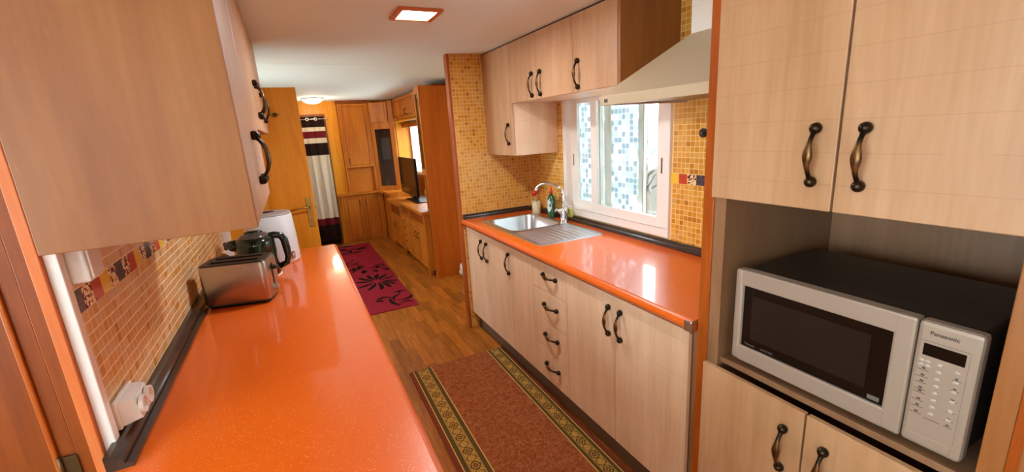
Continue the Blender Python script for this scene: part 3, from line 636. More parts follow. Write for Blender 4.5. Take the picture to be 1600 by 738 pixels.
pb.box(MX-0.0003, MX, 0.300, 0.3795, 1.0655, 1.0662); pb.box(MX-0.0003, MX, 0.300, 0.3003, 0.853, 1.0662)
for j, zz in enumerate((0.998, 0.982, 0.968, 0.952, 0.944, 0.925, 0.910, 0.894)):
    pb.box(MX-0.0004, MX, 0.357, 0.377, zz, zz+0.0011)
    pb.box(MX-0.0004, MX, 0.363, 0.369, zz+0.003, zz+0.007)
for j, zz in enumerate((0.998, 0.975, 0.95, 0.925, 0.905, 0.890)):
    pb.box(MX-0.0004, MX, 0.306, 0.320, zz, zz+0.0010); pb.box(MX-0.0004, MX, 0.311, 0.316, zz+0.003, zz+0.0065)
pb.box(MX-0.0004, MX, 0.325, 0.352, 0.890, 0.8912)
o = part('printed_marks', pb, 'mw_print', cp)
bt = MB().sphere((0, 0, 0), 0.0048, 10).mesh('button', 'mw_button')
for yy, zz in [(0.372, 1.020), (0.361, 1.020), (0.372, 1.010), (0.361, 1.010)]+[(0.342, 1.020-0.0165*k) for k in range(8)]+[(0.314, 1.016-0.022*k) for k in range(6)]:
    q = link('button', bt, cp, Vector((MX-0.0002, yy, zz))-worldloc(cp)); q.scale = (0.35, 1.1, 0.85)
text_mesh('Panasonic', 0.0118, (MX-0.0006, 0.3425, 1.085), (0, -1, 0), (0, 0, 1), 0.0003, 'mw_print', 'lettering', cp, 0.0002)
text_mesh('Panasonic', 0.0085, (MX+0.0074, 0.764, 0.8775), (0, -1, 0), (0, 0, 1), 0.0002, 'mw_print_light', 'lettering', dr)
text_mesh('INVERTER', 0.0085, (MX+0.0074, 0.712, 0.8775), (0, -1, 0), (0, 0, 1), 0.0002, 'mw_print_light', 'lettering', dr)

# ================================================================== SINK
sk = thing('sink', 'steel inset sink with one bowl and ribbed drainer', 'sink', (1.4, 2.5, 0.9))
def rrect(x0, x1, y0, y1, r, n=6):
    P = []
    for cx, cy, a0 in ((x1-r, y1-r, 0), (x0+r, y1-r, PI/2), (x0+r, y0+r, PI), (x1-r, y0+r, 1.5*PI)):
        for i in range(n+1): a = a0+PI/2*i/n; P.append((cx+r*math.cos(a), cy+r*math.sin(a)))
    return P
def loft(m, loops, mi=0, cap=True, smooth=True):
    n = len(loops[0]); vs = [p for l in loops for p in l]; fs = []
    for k in range(len(loops)-1):
        for i in range(n): fs.append((k*n+i, k*n+(i+1) % n, (k+1)*n+(i+1) % n, (k+1)*n+i))
    if cap: fs.append(tuple((len(loops)-1)*n+i for i in range(n)))
    return m.add(vs, fs, mi, smooth=smooth)
bo = (1.212, 1.588, 2.462, 2.905)
rim = MB(); O = rrect(1.168, 1.628, 2.052, 2.942, 0.045); I = rrect(*bo, 0.07)
no = len(O); vs = [(p[0], p[1], 0.9005) for p in O]+[(p[0]*1, p[1], 0.9045) for p in rrect(1.174, 1.622, 2.058, 2.936, 0.042)]
m = MB(); m.add(vs, [(i, (i+1) % no, no+(i+1) % no, no+i) for i in range(no)], smooth=True)
# deck as a bridged ring: outer loop to bowl loop (same vertex count)
J = rrect(1.174, 1.622, 2.058, 2.936, 0.042)
# split deck: bowl area (y>2.455) ring, and drainer area
A = [(1.18, 2.455), (1.617, 2.455)]
ring_o = rrect(1.178, 1.618, 2.44, 2.932, 0.036)
m.add([(p[0], p[1], 0.9045) for p in ring_o]+[(p[0], p[1], 0.9045) for p in I], [(i, (i+1) % no, no+(i+1) % no, no+i) for i in range(no)])
part('rim', m, 'sink_steel', sk)
part('deck_edge', MB().box(1.176, 1.190, 2.07, 2.45, 0.9006, 0.9045, 0, 0.0015).box(1.606, 1.620, 2.07, 2.45, 0.9006, 0.9045, 0, 0.0015).box(1.185, 1.61, 2.056, 2.07, 0.9006, 0.9045, 0, 0.0015).prism([(p[0], p[1]) for p in rrect(1.169, 1.626, 2.0535, 2.9405, 0.044)], 2, 0.9002, 0.9008) if False else MB().box(1.176, 1.190, 2.075, 2.45, 0.9006, 0.9045, 0, 0.0015).box(1.606, 1.620, 2.075, 2.45, 0.9006, 0.9045, 0, 0.0015).box(1.20, 1.60, 2.058, 2.075, 0.9006, 0.9045, 0, 0.0015), 'sink_steel', sk)
loops = [[(p[0], p[1], 0.9045) for p in I], [(p[0], p[1], 0.899) for p in rrect(1.216, 1.584, 2.466, 2.901, 0.067)], [(p[0], p[1], 0.79) for p in rrect(1.228, 1.572, 2.478, 2.889, 0.06)], [(p[0], p[1], 0.765) for p in rrect(1.246, 1.554, 2.496, 2.871, 0.05)], [(p[0], p[1], 0.760) for p in rrect(1.39, 1.43, 2.66, 2.70, 0.02)]]
part('bowl', loft(MB(), loops), 'sink_steel', sk)
part('drain', MB().lathe([(0.001, 0.0), (0.042, 0.0), (0.045, 0.003), (0.03, 0.006), (0.001, 0.004)], (1.41, 2.68, 0.760), 24), 'sink_dark', sk)
# drainer tray with raised ribs
dm = MB(); Nx = 90; x0, x1 = 1.185, 1.612; vs = []; 
for i in range(Nx+1):
    x = x0+(x1-x0)*i/Nx; u = (x-(x0+0.03))/((x1-x0-0.06)/9)
    hgt = 0.006*max(0, math.sin(2*PI*(u-0.25))*0.5+0.5) if 0 < u < 9 else 0
    for y, k in ((2.062, 0), (2.09, 0), (2.105, 1), (2.41, 1), (2.43, 0), (2.452, 0)): vs.append((x, y, 0.9008+ (hgt if k else 0.002)))
fs = [(i*6+j, (i+1)*6+j, (i+1)*6+j+1, i*6+j+1) for i in range(Nx) for j in range(5)]
dm.add(vs, fs, smooth=True); part('drainer', dm, 'drainer_steel', sk)
# faucet
fc = thing('faucet', 'chrome gooseneck mixer tap behind the sink bowl', 'faucet', (1.60, 2.465, 0.9045))
part('base', MB().lathe([(0.027, 0), (0.027, 0.006), (0.022, 0.012), (0.021, 0.07), (0.024, 0.075), (0.024, 0.10), (0.015, 0.11)], (1.60, 2.465, 0.9045), 24), 'chrome', fc)
pts = [(1.60, 2.465, 1.00), (1.60, 2.466, 1.05), (1.60, 2.470, 1.09)]
for i in range(13): a = PI*i/12*0.86; pts.append((1.60-0.09*(1-math.cos(a))*0.45, 2.585-0.115*math.cos(a), 1.10+0.072*math.sin(a)))
pts.append((pts[-1][0]-0.003, pts[-1][1]+0.006, pts[-1][2]-0.018))
part('spout', MB().tube(pts, 0.0095, 14).tube([pts[-2], pts[-1]], 0.012, 14), 'chrome', fc)
part('lever', MB().sphere((1.60, 2.500, 0.985), 0.022, 14).tube([(1.60, 2.50, 0.985), (1.592, 2.535, 0.99), (1.585, 2.55, 0.975)], [0.013, 0.011, 0.009]), 'chrome', fc)
# things by the sink
bh = (1.642, 2.915)
cpn = thing('brush_holder', 'cream openwork ceramic brush pot in the corner by the sink', 'pot', (bh[0], bh[1], 0.9))
part('pot', MB().lathe([(0.031, 0), (0.033, 0.004), (0.033, 0.098), (0.029, 0.098), (0.028, 0.006), (0.001, 0.006)], (bh[0], bh[1], 0.9), 28), 'cream_ceramic', cpn)
om = MB(); rr = random.Random(5)
for k in range(44):
    a = rr.random()*2*PI; z = 0.915+rr.random()*0.07; x, y = bh[0]+0.0331*math.cos(a), bh[1]+0.0331*math.sin(a); om.sphere((x, y, z), 0.0022+0.002*rr.random(), 6)
part('openwork', om, 'plinth_brown', cpn, label='dark openwork holes', kind='stuff')
br = thing('dish_brush', 'washing-up brush with red head standing in the cream pot', 'brush', (bh[0], bh[1], 0.91))
part('stick', MB().tube([(bh[0], bh[1], 0.908), (bh[0]-0.004, bh[1]+0.006, 1.04)], 0.004, 8), 'clear_grey', br)
part('head', MB().sphere((bh[0]-0.006, bh[1]+0.01, 1.062), 0.022, 14, sz=1.15), 'red_plastic', br)
bt2 = thing('soap_bottle', 'green washing-up liquid bottle with red cap beside the tap', 'bottle', (1.648, 2.70, 0.9))
B = (1.648, 2.70, 0.9)
part('body', MB().lathe([(0.030, 0), (0.034, 0.006), (0.036, 0.03), (0.034, 0.06), (0.036, 0.10), (0.034, 0.135), (0.024, 0.16), (0.013, 0.172), (0.012, 0.182)], B, 28, sx=0.72, sy=1.0), 'bottle_green', bt2)
lb = MB(); vs = []; n = 20
vs.append((B[0]-0.0258, B[1]-0.006, 1.0-0.01))
for i in range(n):
    a = 2*PI*i/n; yy = 0.024*math.cos(a); vs.append((B[0]-0.0275*math.sqrt(max(0, 1-((yy-0.006)/0.036)**2))-0.0005, B[1]+yy-0.006, 0.99+0.045*math.sin(a)))
lb.add(vs, [(0, 1+i, 1+(i+1) % n) for i in range(n)]); part('label', lb, 'label_white', bt2, label='white oval label')
part('cap', MB().lathe([(0.013, 0.180), (0.013, 0.196), (0.008, 0.204), (0.0065, 0.226), (0.002, 0.230)], B, 16), 'red_plastic', bt2)
one('sponge', MB().box(1.652, 1.672, 2.455, 2.50, 0.9365, 0.995, 0, 0.006), 'sponge_green', 'small yellow-green sponge leaning at the window behind the tap', 'sponge', (1.66, 2.48, 0.9365))
kb = thing('wall_hook', 'small dark round hook on the tiles under the range hood', 'hook', (XR, 1.44, 1.48))
part('plate', MB().prism([(1.44+0.021*math.cos(2*PI*i/20), 1.48+0.021*math.sin(2*PI*i/20)) for i in range(20)], 0, XR-0.008, XR-0.001), 'black_plastic', kb)
part('peg', MB().sphere((XR-0.013, 1.44, 1.48), 0.007, 10), 'grey_metal', kb)

# ================================================================== LEFT WORKTOP THINGS
to = thing('toaster', 'brushed steel two-slot toaster on the left orange worktop', 'toaster', (-0.268, 2.112, 0.9), math.radians(-14))
hw, hd, z0, z1 = 0.126, 0.078, 0.014, 0.186
lp = []
for zz, ins in ((z0, 0.006), (z0+0.01, 0.0), (z1-0.018, 0.0), (z1-0.004, 0.004)):
    lp.append([(p[0], p[1], zz) for p in rrect(-hw+ins, hw-ins, -hd+ins, hd-ins, 0.022)])
lpart('shell', loft(MB(), lp, cap=False), 'toaster_steel', to)
lpart('foot_frame', loft(MB(), [[(p[0], p[1], zz) for p in rrect(-hw+i, hw-i, -hd+i, hd-i, 0.02)] for zz, i in ((0.0005, 0.012), (0.004, 0.008), (0.0155, 0.005))]), 'black_plastic', to)
def frame_slots():
    m = MB(); T = z1
    m.box(-hw+.012, -0.095, -hd+.008, hd-.008, T-.012, T, 0, .003).box(0.088, hw-.012, -hd+.008, hd-.008, T-.012, T, 0, .003)
    for a, b in ((-hd+.006, -0.047), (-0.013, 0.013), (0.047, hd-.006)): m.box(-0.097, 0.09, a, b, T-.012, T, 0, .002)
    return m
lpart('top_frame', frame_slots(), 'mw_dark', to)
lpart('rim_band', loft(MB(), [[(p[0], p[1], zz) for p in rrect(-hw+i, hw-i, -hd+i, hd-i, 0.02)] for zz, i in ((z1-.006, .003), (z1-.001, .004), (z1+.001, .010), (z1-.003, .016))], cap=False), 'mw_dark', to)
for a, b in ((-0.047, -0.013), (0.013, 0.047)): lpart('slot', MB().box(-0.095, 0.088, a, b, z1-0.05, z1-0.045).box(-0.095, 0.088, a+0.006, a+0.008, z1-.045, z1-.006).box(-0.095, 0.088, b-0.008, b-0.006, z1-.045, z1-.006), 'sink_dark', to)
lpart('lever', MB().box(hw-0.001, hw+0.002, -0.008, 0.008, 0.06, 0.155, 0, 0.001).box(hw+0.001, hw+0.022, -0.016, 0.016, 0.128, 0.142, 0, 0.004), 'black_plastic', to)
kn = MB(); kn.prism([(0.0+0.013*math.cos(2*PI*i/24), 0.045+0.013*math.sin(2*PI*i/24)) for i in range(24)], 0, hw, hw+0.014); lpart('dial', kn, 'steel_cap', to)

kc = (-0.222, 2.455)
kt = thing('kettle', 'dark green kettle with looped handle behind the toaster', 'kettle', (kc[0], kc[1], 0.9))
K = (kc[0], kc[1], 0.9)
part('body', MB().lathe([(0.092, 0.010), (0.094, 0.02), (0.090, 0.10), (0.088, 0.17), (0.086, 0.195), (0.074, 0.206)], K, 32), 'green_plastic', kt)
part('base', MB().lathe([(0.094, 0.0005), (0.096, 0.006), (0.090, 0.012)], K, 32), 'cream_ceramic', kt)
part('lid', MB().lathe([(0.070, 0.205), (0.066, 0.216), (0.05, 0.226), (0.02, 0.231), (0.001, 0.232)], K, 28), 'lid_smoke', kt)
part('lid_knob', MB().lathe([(0.04, 0.222), (0.042, 0.233), (0.03, 0.238), (0.001, 0.239)], K, 20, sy=.6), 'green_plastic', kt)
kx = kc[0]
part('spout', MB().tube([(kx-0.06, kc[1], 1.070), (kx-0.10, kc[1]-.002, 1.080), (kx-0.128, kc[1]-.004, 1.085)], [(0.05, 0.034), (0.034, 0.026), (0.016, 0.014)], 14).box(kx-0.132, kx-0.118, kc[1]-0.012, kc[1]+0.008, 1.062, 1.10, 0, .005), 'green_plastic', kt)
hp = [(kx+0.05, kc[1], 1.100), (kx+0.09, kc[1], 1.104), (kx+0.115, kc[1]-.002, 1.098), (kx+0.128, kc[1]-.003, 1.075), (kx+0.133, kc[1]-.004, 1.03), (kx+0.134, kc[1]-.004, 0.985), (kx+0.124, kc[1]-.004, 0.955), (kx+0.088, kc[1], 0.94)]
part('handle', MB().tube(hp, [(0.018, 0.013)]*5+[(0.015, 0.010)]*3, 12, up=Vector((0, 1, 0))), 'green_plastic', kt)
ap = thing('countertop_appliance', 'tall white rounded appliance with grey lid at the end of the left worktop', 'appliance', (-0.165, 2.755, 0.9))
Acx = (-0.165, 2.755, 0.9)
part('body', MB().lathe([(0.128, 0.0005), (0.131, 0.008), (0.127, 0.15), (0.120, 0.262), (0.116, 0.268)], Acx, 40, sy=0.95, power=0.8), 'appliance_white', ap)
part('lid', MB().lathe([(0.117, 0.266), (0.116, 0.274), (0.10, 0.279), (0.045, 0.280), (0.001, 0.280)], Acx, 40, sy=0.95, power=0.8), 'appliance_grey', ap)
part('lid_grip', MB().lathe([(0.04, 0.2795), (0.034, 0.284), (0.001, 0.285)], Acx, 24, sy=0.6), 'black_plastic', ap)
part('switch', MB().box(-0.075, -0.060, 2.640, 2.655, 0.925, 0.965, 0, 0.004), 'steel_cap', ap)
# wall sockets
sw = thing('wall_switch', 'white square switch box on the left tiles above the patterned band', 'switch', (XL, 1.215, 1.33))
part('box', MB().box(XL+0.0025, XL+0.038, 1.172, 1.243, 1.292, 1.368, 0, 0.004), 'white_plastic', sw)
part('rocker', MB().box(XL+0.038, XL+0.043, 1.178, 1.238, 1.299, 1.364, 0, 0.003), 'white_trim', sw)
so = thing('wall_socket', 'white double wall socket low on the left tiles', 'socket', (XL, 1.25, 0.97))
part('back_plate', MB().box(XL+0.0025, XL+0.012, 1.178, 1.292, 0.94, 1.008, 0, 0.003), 'white_plastic', so)
part('housing', MB().add([(XL+.012, 1.185, .944), (XL+.012, 1.285, .944), (XL+.012, 1.285, 1.004), (XL+.012, 1.185, 1.004), (XL+.048, 1.195, .95), (XL+.048, 1.278, .95), (XL+.040, 1.278, 1.0), (XL+.040, 1.195, 1.0)], [(0, 1, 2, 3), (4, 5, 6, 7), (0, 1, 5, 4), (1, 2, 6, 5), (2, 3, 7, 6), (3, 0, 4, 7)]), 'white_plastic', so)
for yy in (1.214, 1.258):
    mm = MB(); C = (XL+0.044, yy, 0.975); n = 24
    for r0, r1, xx0, xx1 in ((0.021, 0.017, 0.0, 0.009),):
        vs = []
        for r, xo in ((r0, xx0), (r0, xx1), (r1, xx1), (r1, xx0+0.002)):
            for i in range(n): a = 2*PI*i/n; vs.append((C[0]+xo, C[1]+r*math.cos(a), C[2]+r*math.sin(a)))
        fs = [(k*n+i, k*n+(i+1) % n, (k+1)*n+(i+1) % n, (k+1)*n+i) for k in range(3) for i in range(n)]+[tuple(3*n+i for i in range(n))]
        mm.add(vs, fs)
    part('socket_ring', mm, 'white_trim', so)

# ================================================================== CEILING LIGHTS
def square_light(x0, x1, y0, y1, label):
    t = thing('ceiling_light', label, 'lamp', ((x0+x1)/2, (y0+y1)/2, ZC)); w = 0.024
    part('frame', MB().box(x0, x1, y0, y0+w, ZC-0.012, ZC-0.0005, 0, .002).box(x0, x1, y1-w, y1, ZC-.012, ZC-.0005, 0, .002).box(x0, x0+w, y0+w, y1-w, ZC-.012, ZC-.0005, 0, .002).box(x1-w, x1, y0+w, y1-w, ZC-.012, ZC-.0005, 0, .002), 'salmon_wood', t)
    part('diffuser', MB().box(x0+w, x1-w, y0+w, y1-w, ZC-0.005, ZC-0.0005), 'lamp_panel', t)
square_light(0.513, 0.713, 2.02, 2.222, 'square recessed ceiling light with wooden frame above the kitchen aisle')
pd = thing('fill_pendant', 'added white globe fill lamp behind the viewpoint, unseen', 'lamp', (-0.55, -0.75, ZC))  # made-up pendant, holds the added fill light
part('cord', MB().tube([(-0.55, -0.75, ZC-0.001), (-0.55, -0.75, 1.80)], .004, 8), 'white_plastic', pd)
part('cap', MB().lathe([(0.05, 0), (0.04, 0.03), (0.012, 0.05)], (-0.55, -0.75, 1.765), 20), 'white_plastic', pd)
part('globe', MB().sphere((-0.55, -0.75, 1.62), 0.15, 32), 'globe_glass', pd)
dl = thing('ceiling_light', 'round glowing dome ceiling light in the far living room', 'lamp', (0.375, 6.42, ZC))
part('ring', MB().lathe([(0.135, -0.012), (0.14, -0.006), (0.135, -0.0005)], (0.375, 6.42, ZC), 32), 'rod_metal', dl)
part('shade', MB().lathe([(0.128, -0.012), (0.118, -0.035), (0.085, -0.058), (0.04, -0.070), (0.001, -0.073)], (0.375, 6.42, ZC), 32), 'lamp_dome', dl)
pl = bpy.data.lights.new('lamp_dome_bulb', 'POINT'); pl.energy = L_DOME; pl.color = (1, 0.85, 0.62); pl.shadow_soft_size = 0.07
po = bpy.data.objects.new('lamp_dome_bulb', pl); COL.objects.link(po); po.location = (0.375, 6.42, ZC-0.16)

# ================================================================== RUGS
rg = thing('runner_rug', 'terracotta runner rug with gold patterned borders on the kitchen floor', 'rug', (0.83, 2.684, 0), math.radians(-0.8))
RX0, RX1, RY0, RY1 = 0.480, 1.172, 0.97, 2.684
part('field', MB().box(0.632, 1.044, RY0, RY1, 0.0003, 0.006), 'rug_field', rg)
part('margin', MB().box(RX0, 0.506, RY0, RY1, 0.0003, 0.0055, 0, .001).box(1.146, RX1, RY0, RY1, 0.0003, 0.0055, 0, .001), 'rug_edge', rg)
def border(x0, x1):
    s = 0.0026; nx = int((x1-x0)/s); ny = int((RY1-RY0)/s); Wd = x1-x0
    xs = (np.arange(nx)+.5)/nx; ys = (np.arange(ny)+.5)*s; X, Y = np.meshgrid(xs, ys)
    gold = np.array(lin('#bc8c40')[:3]); lite = np.array(lin('#d8b060')[:3]); dark = np.array(lin('#54401e')[:3]); red = np.array(lin('#7c3c28')[:3]); brn = np.array(lin('#6a4c22')[:3])
    C = np.tile(gold, (ny, nx, 1)); d = np.abs(X-0.5)
    C[d > 0.26] = dark; mot = (d > 0.29) & (d < 0.43); C[mot & ((np.sin(Y*2*PI/0.016+X*40) > 0.2))] = brn
    C[(d > 0.45)] = lite; C[(d > 0.245) & (d < 0.275)] = lite; C[(d > 0.225) & (d < 0.245)] = dark
    P = 0.110; v = (Y/P) % 1-0.5; k = np.floor(Y/P).astype(int); u = (X-0.5)*Wd; vv = v*P; inn = d < 0.225
    r = np.sqrt((u/0.023)**2+(vv/0.028)**2); dia = np.abs(u)/0.027+np.abs(vv)/0.036
    q = np.where(k % 2 == 0, r, dia); C[inn & (q < 1.05) & (q > 0.78)] = dark; C[inn & (q < 0.55)] = brn; C[inn & (q < 0.32)] = red; C[inn & (q < .14)] = lite
    zz = np.abs(np.abs(u)-0.024*np.abs(np.cos(2*PI*Y/P))) ; C[inn & (q > 1.05) & (zz < 0.003)] = dark
    spr = (np.sin(Y*2*PI/0.031)*np.sin(X*58) > 0.78); C[inn & (q > 1.15) & spr] = brn
    vx = np.linspace(x0, x1, nx+1); vy = RY0+np.arange(ny+1)*s; VX, VY = np.meshgrid(vx, vy); verts = np.stack([VX.ravel(), VY.ravel(), np.full(VX.size, 0.0062)], 1)-np.array(rg.location)
    idx = np.arange(ny*nx); i = idx // nx; j = idx % nx; a = i*(nx+1)+j; quads = np.stack([a, a+1, a+nx+2, a+nx+1], 1).astype(np.int32)
    me = bpy.data.meshes.new('border'); me.vertices.add(len(verts)); me.vertices.foreach_set('co', verts.ravel().astype(np.float32))
    me.loops.add(quads.size); me.loops.foreach_set('vertex_index', quads.ravel()); me.polygons.add(len(quads)); me.polygons.foreach_set('loop_start', np.arange(len(quads), dtype=np.int32)*4)
    me.update(); at = me.color_attributes.new('Col', 'FLOAT_COLOR', 'CORNER'); cc = np.concatenate([C.reshape(-1, 3), np.ones((ny*nx, 1))], 1); at.data.foreach_set('color', np.repeat(cc, 4, axis=0).ravel().astype(np.float32))
    me.materials.append(MATS['rug_border']); me.validate(); link('border', me, rg)
    
border(0.506, 0.632); border(1.044, 1.146)
part('border_backing', MB().box(0.5062, 0.6318, RY0, RY1, 0.0003, 0.0058).box(1.0442, 1.1458, RY0, RY1, 0.0003, 0.0058), 'rug_edge', rg)

r2 = thing('runner_rug', 'crimson runner rug with black flowers in the far room', 'rug', (0.56, 5.3, 0))
part('pile', MB().box(0.262, 0.857, 3.85, 6.73, 0.0003, 0.009, 0, .002), 'rug_red', r2)
def petal(a, b, w, bend=0.0):
    a, b = Vector(a), Vector(b); d = b-a; n = Vector((-d.y, d.x)).normalized(); P = []; Q = []
    for i in range(11):
        t = i/10; c = a+d*t+n*bend*d.length*math.sin(PI*t); ww = 1.35*w*(math.sin(PI*min(t*0.97+0.02, 1))**0.7)*(0.55+0.6*t)
        P.append((c.x+n.x*ww, c.y+n.y*ww)); Q.append((c.x-n.x*ww, c.y-n.y*ww))
    poly = P+Q[::-1]; part('petal', MB().prism(poly, 2, 0.0088, 0.0105), 'rug_black', r2)
cF = (0.64, 4.77)
for tip, w in (((0.47, 5.02), .018), ((0.42, 4.88), .018), ((0.42, 4.66), .02), ((0.50, 4.52), .02), ((0.63, 4.46), .02), ((0.73, 4.48), .018), ((0.80, 4.56), .02), ((0.845, 4.66), .018), ((0.835, 4.84), .02), ((0.78, 4.98), .022), ((0.69, 5.04), .022), ((0.58, 5.06), .018)):
    d = Vector(tip)-Vector(cF); petal(Vector(cF)+d*0.18, tip, w, 0.06)
def stem(pts, w=0.009):
    for a, b in zip(pts[:-1], pts[1:]): petal(a, b, w)
def flourish(cx, cy, s, flip=1):
    f = lambda x, y: (cx+x*s*flip, cy+y*s)
    petal(f(-.18, .0), f(.02, .05), .024*s, .35); petal(f(.0, .05), f(.05, -.28), .02*s, -.12); petal(f(.03, -.1), f(.14, .12), .016*s, .2); petal(f(.14, .12), f(.2, .2), .015*s, .4)
    petal(f(.06, -.08), f(.26, .0), .022*s, -.3); petal(f(.05, -.22), f(.22, -.24), .018*s, .3); petal(f(-.19, .0), f(-.10, -.05), .024*s, .3)
flourish(0.66, 4.14, 0.8); flourish(0.60, 6.45, 0.9, -1); flourish(0.42, 5.72, 0.6, 1)
petal((0.44, 5.26), (0.62, 5.42), .022, .2); petal((0.53, 5.40), (0.60, 5.52), .024, .2); petal((0.48, 5.50), (0.40, 5.36), .02, .2); petal((0.56, 5.30), (0.55, 5.16), .03, .1); petal((0.60, 5.30), (0.84, 5.27), .014, .25)
petal((0.68, 5.26), (0.72, 5.42), .02, -.3); petal((0.72, 5.42), (0.83, 5.36), .022, .3); petal((0.66, 5.24), (0.70, 5.12), .022, .1); petal((0.76, 5.22), (0.83, 5.12), .024, .2)
petal((0.45, 6.66), (0.60, 6.68), .03, .1); petal((0.50, 6.58), (0.44, 6.50), .02, .1); petal((0.68, 6.3), (0.80, 6.5), .02, .3); petal((0.55, 6.2), (0.68, 6.24), .026, .2); petal((0.42, 6.22), (0.55, 6.30), .02, .2)
petal((0.72, 4.30), (0.84, 4.28), .012, .2); petal((0.30, 4.1), (0.38, 4.4), .02, .3); petal((0.30, 5.9), (0.44, 6.0), .024, .2)

# ================================================================== LIVING ROOM
def panel_door(cab, name, x0, x1, y0, y1, z0, z1, axis, mat='cherry', handle_at=None, fr=0.045):
    """framed door; axis 'x' faces -x (x0 outer face), axis 'y' faces -y (y0 outer face)"""
    m = MB()
    if axis == 'x':
        m.box(x0, x1, y0, y0+fr, z0, z1, 0, .003).box(x0, x1, y1-fr, y1, z0, z1, 0, .003).box(x0, x1, y0+fr, y1-fr, z0, z0+fr, 0, .003).box(x0, x1, y0+fr, y1-fr, z1-fr, z1, 0, .003)
        m.box(x1-.004, x1, y0+fr, y1-fr, z0+fr, z1-fr); inner = MB().box(x0+.004, x1-.003, y0+fr+.005, y1-fr-.005, z0+fr+.005, z1-fr-.005, 0, .005)
    else:
        m.box(x0, x0+fr, y0, y1, z0, z1, 0, .003).box(x1-fr, x1, y0, y1, z0, z1, 0, .003).box(x0+fr, x1-fr, y0, y1, z0, z0+fr, 0, .003).box(x0+fr, x1-fr, y0, y1, z1-fr, z1, 0, .003)
        m.box(x0+fr, x1-fr, y1-.004, y1, z0+fr, z1-fr); inner = MB().box(x0+fr+.005, x1-fr-.005, y0+.004, y1-.003, z0+fr+.005, z1-fr-.005, 0, .005)
    o = part(name, m, mat, cab); part('panel', inner, mat, o)
    if handle_at:
        hx, hy, hz = handle_at
        if axis == 'x': part('handle', MB().tube([(x0, hy, hz-.035), (x0-.02, hy, hz-.025), (x0-.02, hy, hz+.025), (x0, hy, hz+.035)], .005, 8), 'bronze_dark', o)
        else: part('handle', MB().tube([(hx, y0, hz-.035), (hx, y0-.02, hz-.025), (hx, y0-.02, hz+.025), (hx, y0, hz+.035)], .005, 8, up=Vector((1, 0, 0))), 'bronze_dark', o)
    return o
LT = 2.022
dc = thing('display_cabinet', 'tall orange-brown display cabinet whose broad side faces the kitchen', 'cabinet', (1.47, 4.75, 0))
sp = part('side_panel', MB().box(1.236, XR-.002, 4.478, 4.505, 0.0, LT, 0, .003), 'cherry_panel', dc, label='broad orange side panel')
part('kick_strip', MB().box(1.240, XR-.002, 4.468, 4.478, 0.0, 0.075, 0, .002), 'cherry_panel', sp)
part('body', MB().box(1.262, XR-.002, 4.505, 4.520, 0.74, LT-.002).box(1.262, XR-.002, 4.665, 4.680, 0.74, LT-.002).box(1.262, XR-.002, 4.520, 4.665, 1.13, 1.15).box(1.262, XR-.002, 4.520, 4.665, LT-.022, LT-.002).box(1.69, XR-.002, 4.520, 4.665, 0.74, LT-.01).box(1.27, 1.69, 4.520, 4.665, 1.42, 1.435), 'cherry', dc)
gd = part('glass_door', MB().box(1.242, 1.262, 4.507, 4.535, 1.13, LT, 0, .003).box(1.242, 1.262, 4.652, 4.680, 1.13, LT, 0, .003).box(1.242, 1.262, 4.535, 4.652, 1.13, 1.19, 0, .003).box(1.242, 1.262, 4.535, 4.652, 1.95, LT, 0, .003), 'cherry', dc)
part('glass', MB().box(1.250, 1.254, 4.53, 4.657, 1.185, 1.955), 'smoked_glass', gd)
for (yy, zz) in ((4.59, 1.1505), (4.592, 1.4355)):
    one('vase', MB().lathe([(0.02, 0), (0.035, 0.03), (0.03, 0.07), (0.012, 0.10), (0.018, 0.12)], (1.33, yy, zz), 16), 'figurine', 'small dim vase behind the glass of the tall display cabinet, on its '+('lower board' if zz < 1.3 else 'upper shelf'), 'vase', (1.33, yy, zz))
one('photo_box', MB().box(1.29, 1.35, 4.56, 4.63, 0.7425, 0.82, 0, .004), 'black_plastic', 'small dark box in the open niche below the glass of the display cabinet', 'box', (1.32, 4.6, 0.7425))

lu = thing('low_cabinet', 'brown low sideboard with drawers and doors under the television', 'sideboard', (1.45, 5.1, 0))
part('body', MB().box(1.20, XR-.002, 4.56, 5.745, 0.07, 0.70), 'cherry', lu)
part('top', MB().box(1.150, XR-.002, 4.552, 5.76, 0.70, 0.737, 0, .008), 'cherry', lu)
part('plinth', MB().box(1.24, XR-.002, 4.60, 5.74, 0.0, 0.07), 'door_brown', lu)
panel_door(lu, 'door', 1.178, 1.20, 4.60, 4.93, 0.09, 0.55, 'x', 'cherry', (0, 4.88, 0.42)); panel_door(lu, 'door', 1.178, 1.20, 4.935, 5.27, 0.09, 0.55, 'x', 'cherry', (0, 4.99, 0.42))
for k in range(5): dd = part('drawer', MB().box(1.178, 1.20, 5.30, 5.70, 0.09+k*0.092, 0.178+k*0.092, 0, .005), 'cherry', lu); part('knob', MB().sphere((1.170, 5.5, 0.135+k*0.092), .010, 8), 'bronze_gold', dd)
part('niche_shade', MB().box(1.198, 1.2005, 4.62, 5.25, 0.575, 0.69).box(1.198, 1.2005, 5.32, 5.69, 0.575, 0.69), 'door_brown', lu); part('upright', MB().box(1.176, 1.20, 5.272, 5.298, 0.07, 0.70, 0, .003), 'cherry', lu); part('upright', MB().box(1.176, 1.20, 4.56, 4.598, 0.0, 0.70, 0, .003), 'cherry', lu); part('upright', MB().box(1.170, 1.20, 5.705, 5.745, 0.0, 0.70, 0, .003), 'cherry', lu)  # dark sheet on the closed front stands for the shade in an open niche
lu2 = thing('low_cabinet', 'lower brown cabinet between the television sideboard and the corner', 'sideboard', (1.45, 6.05, 0))
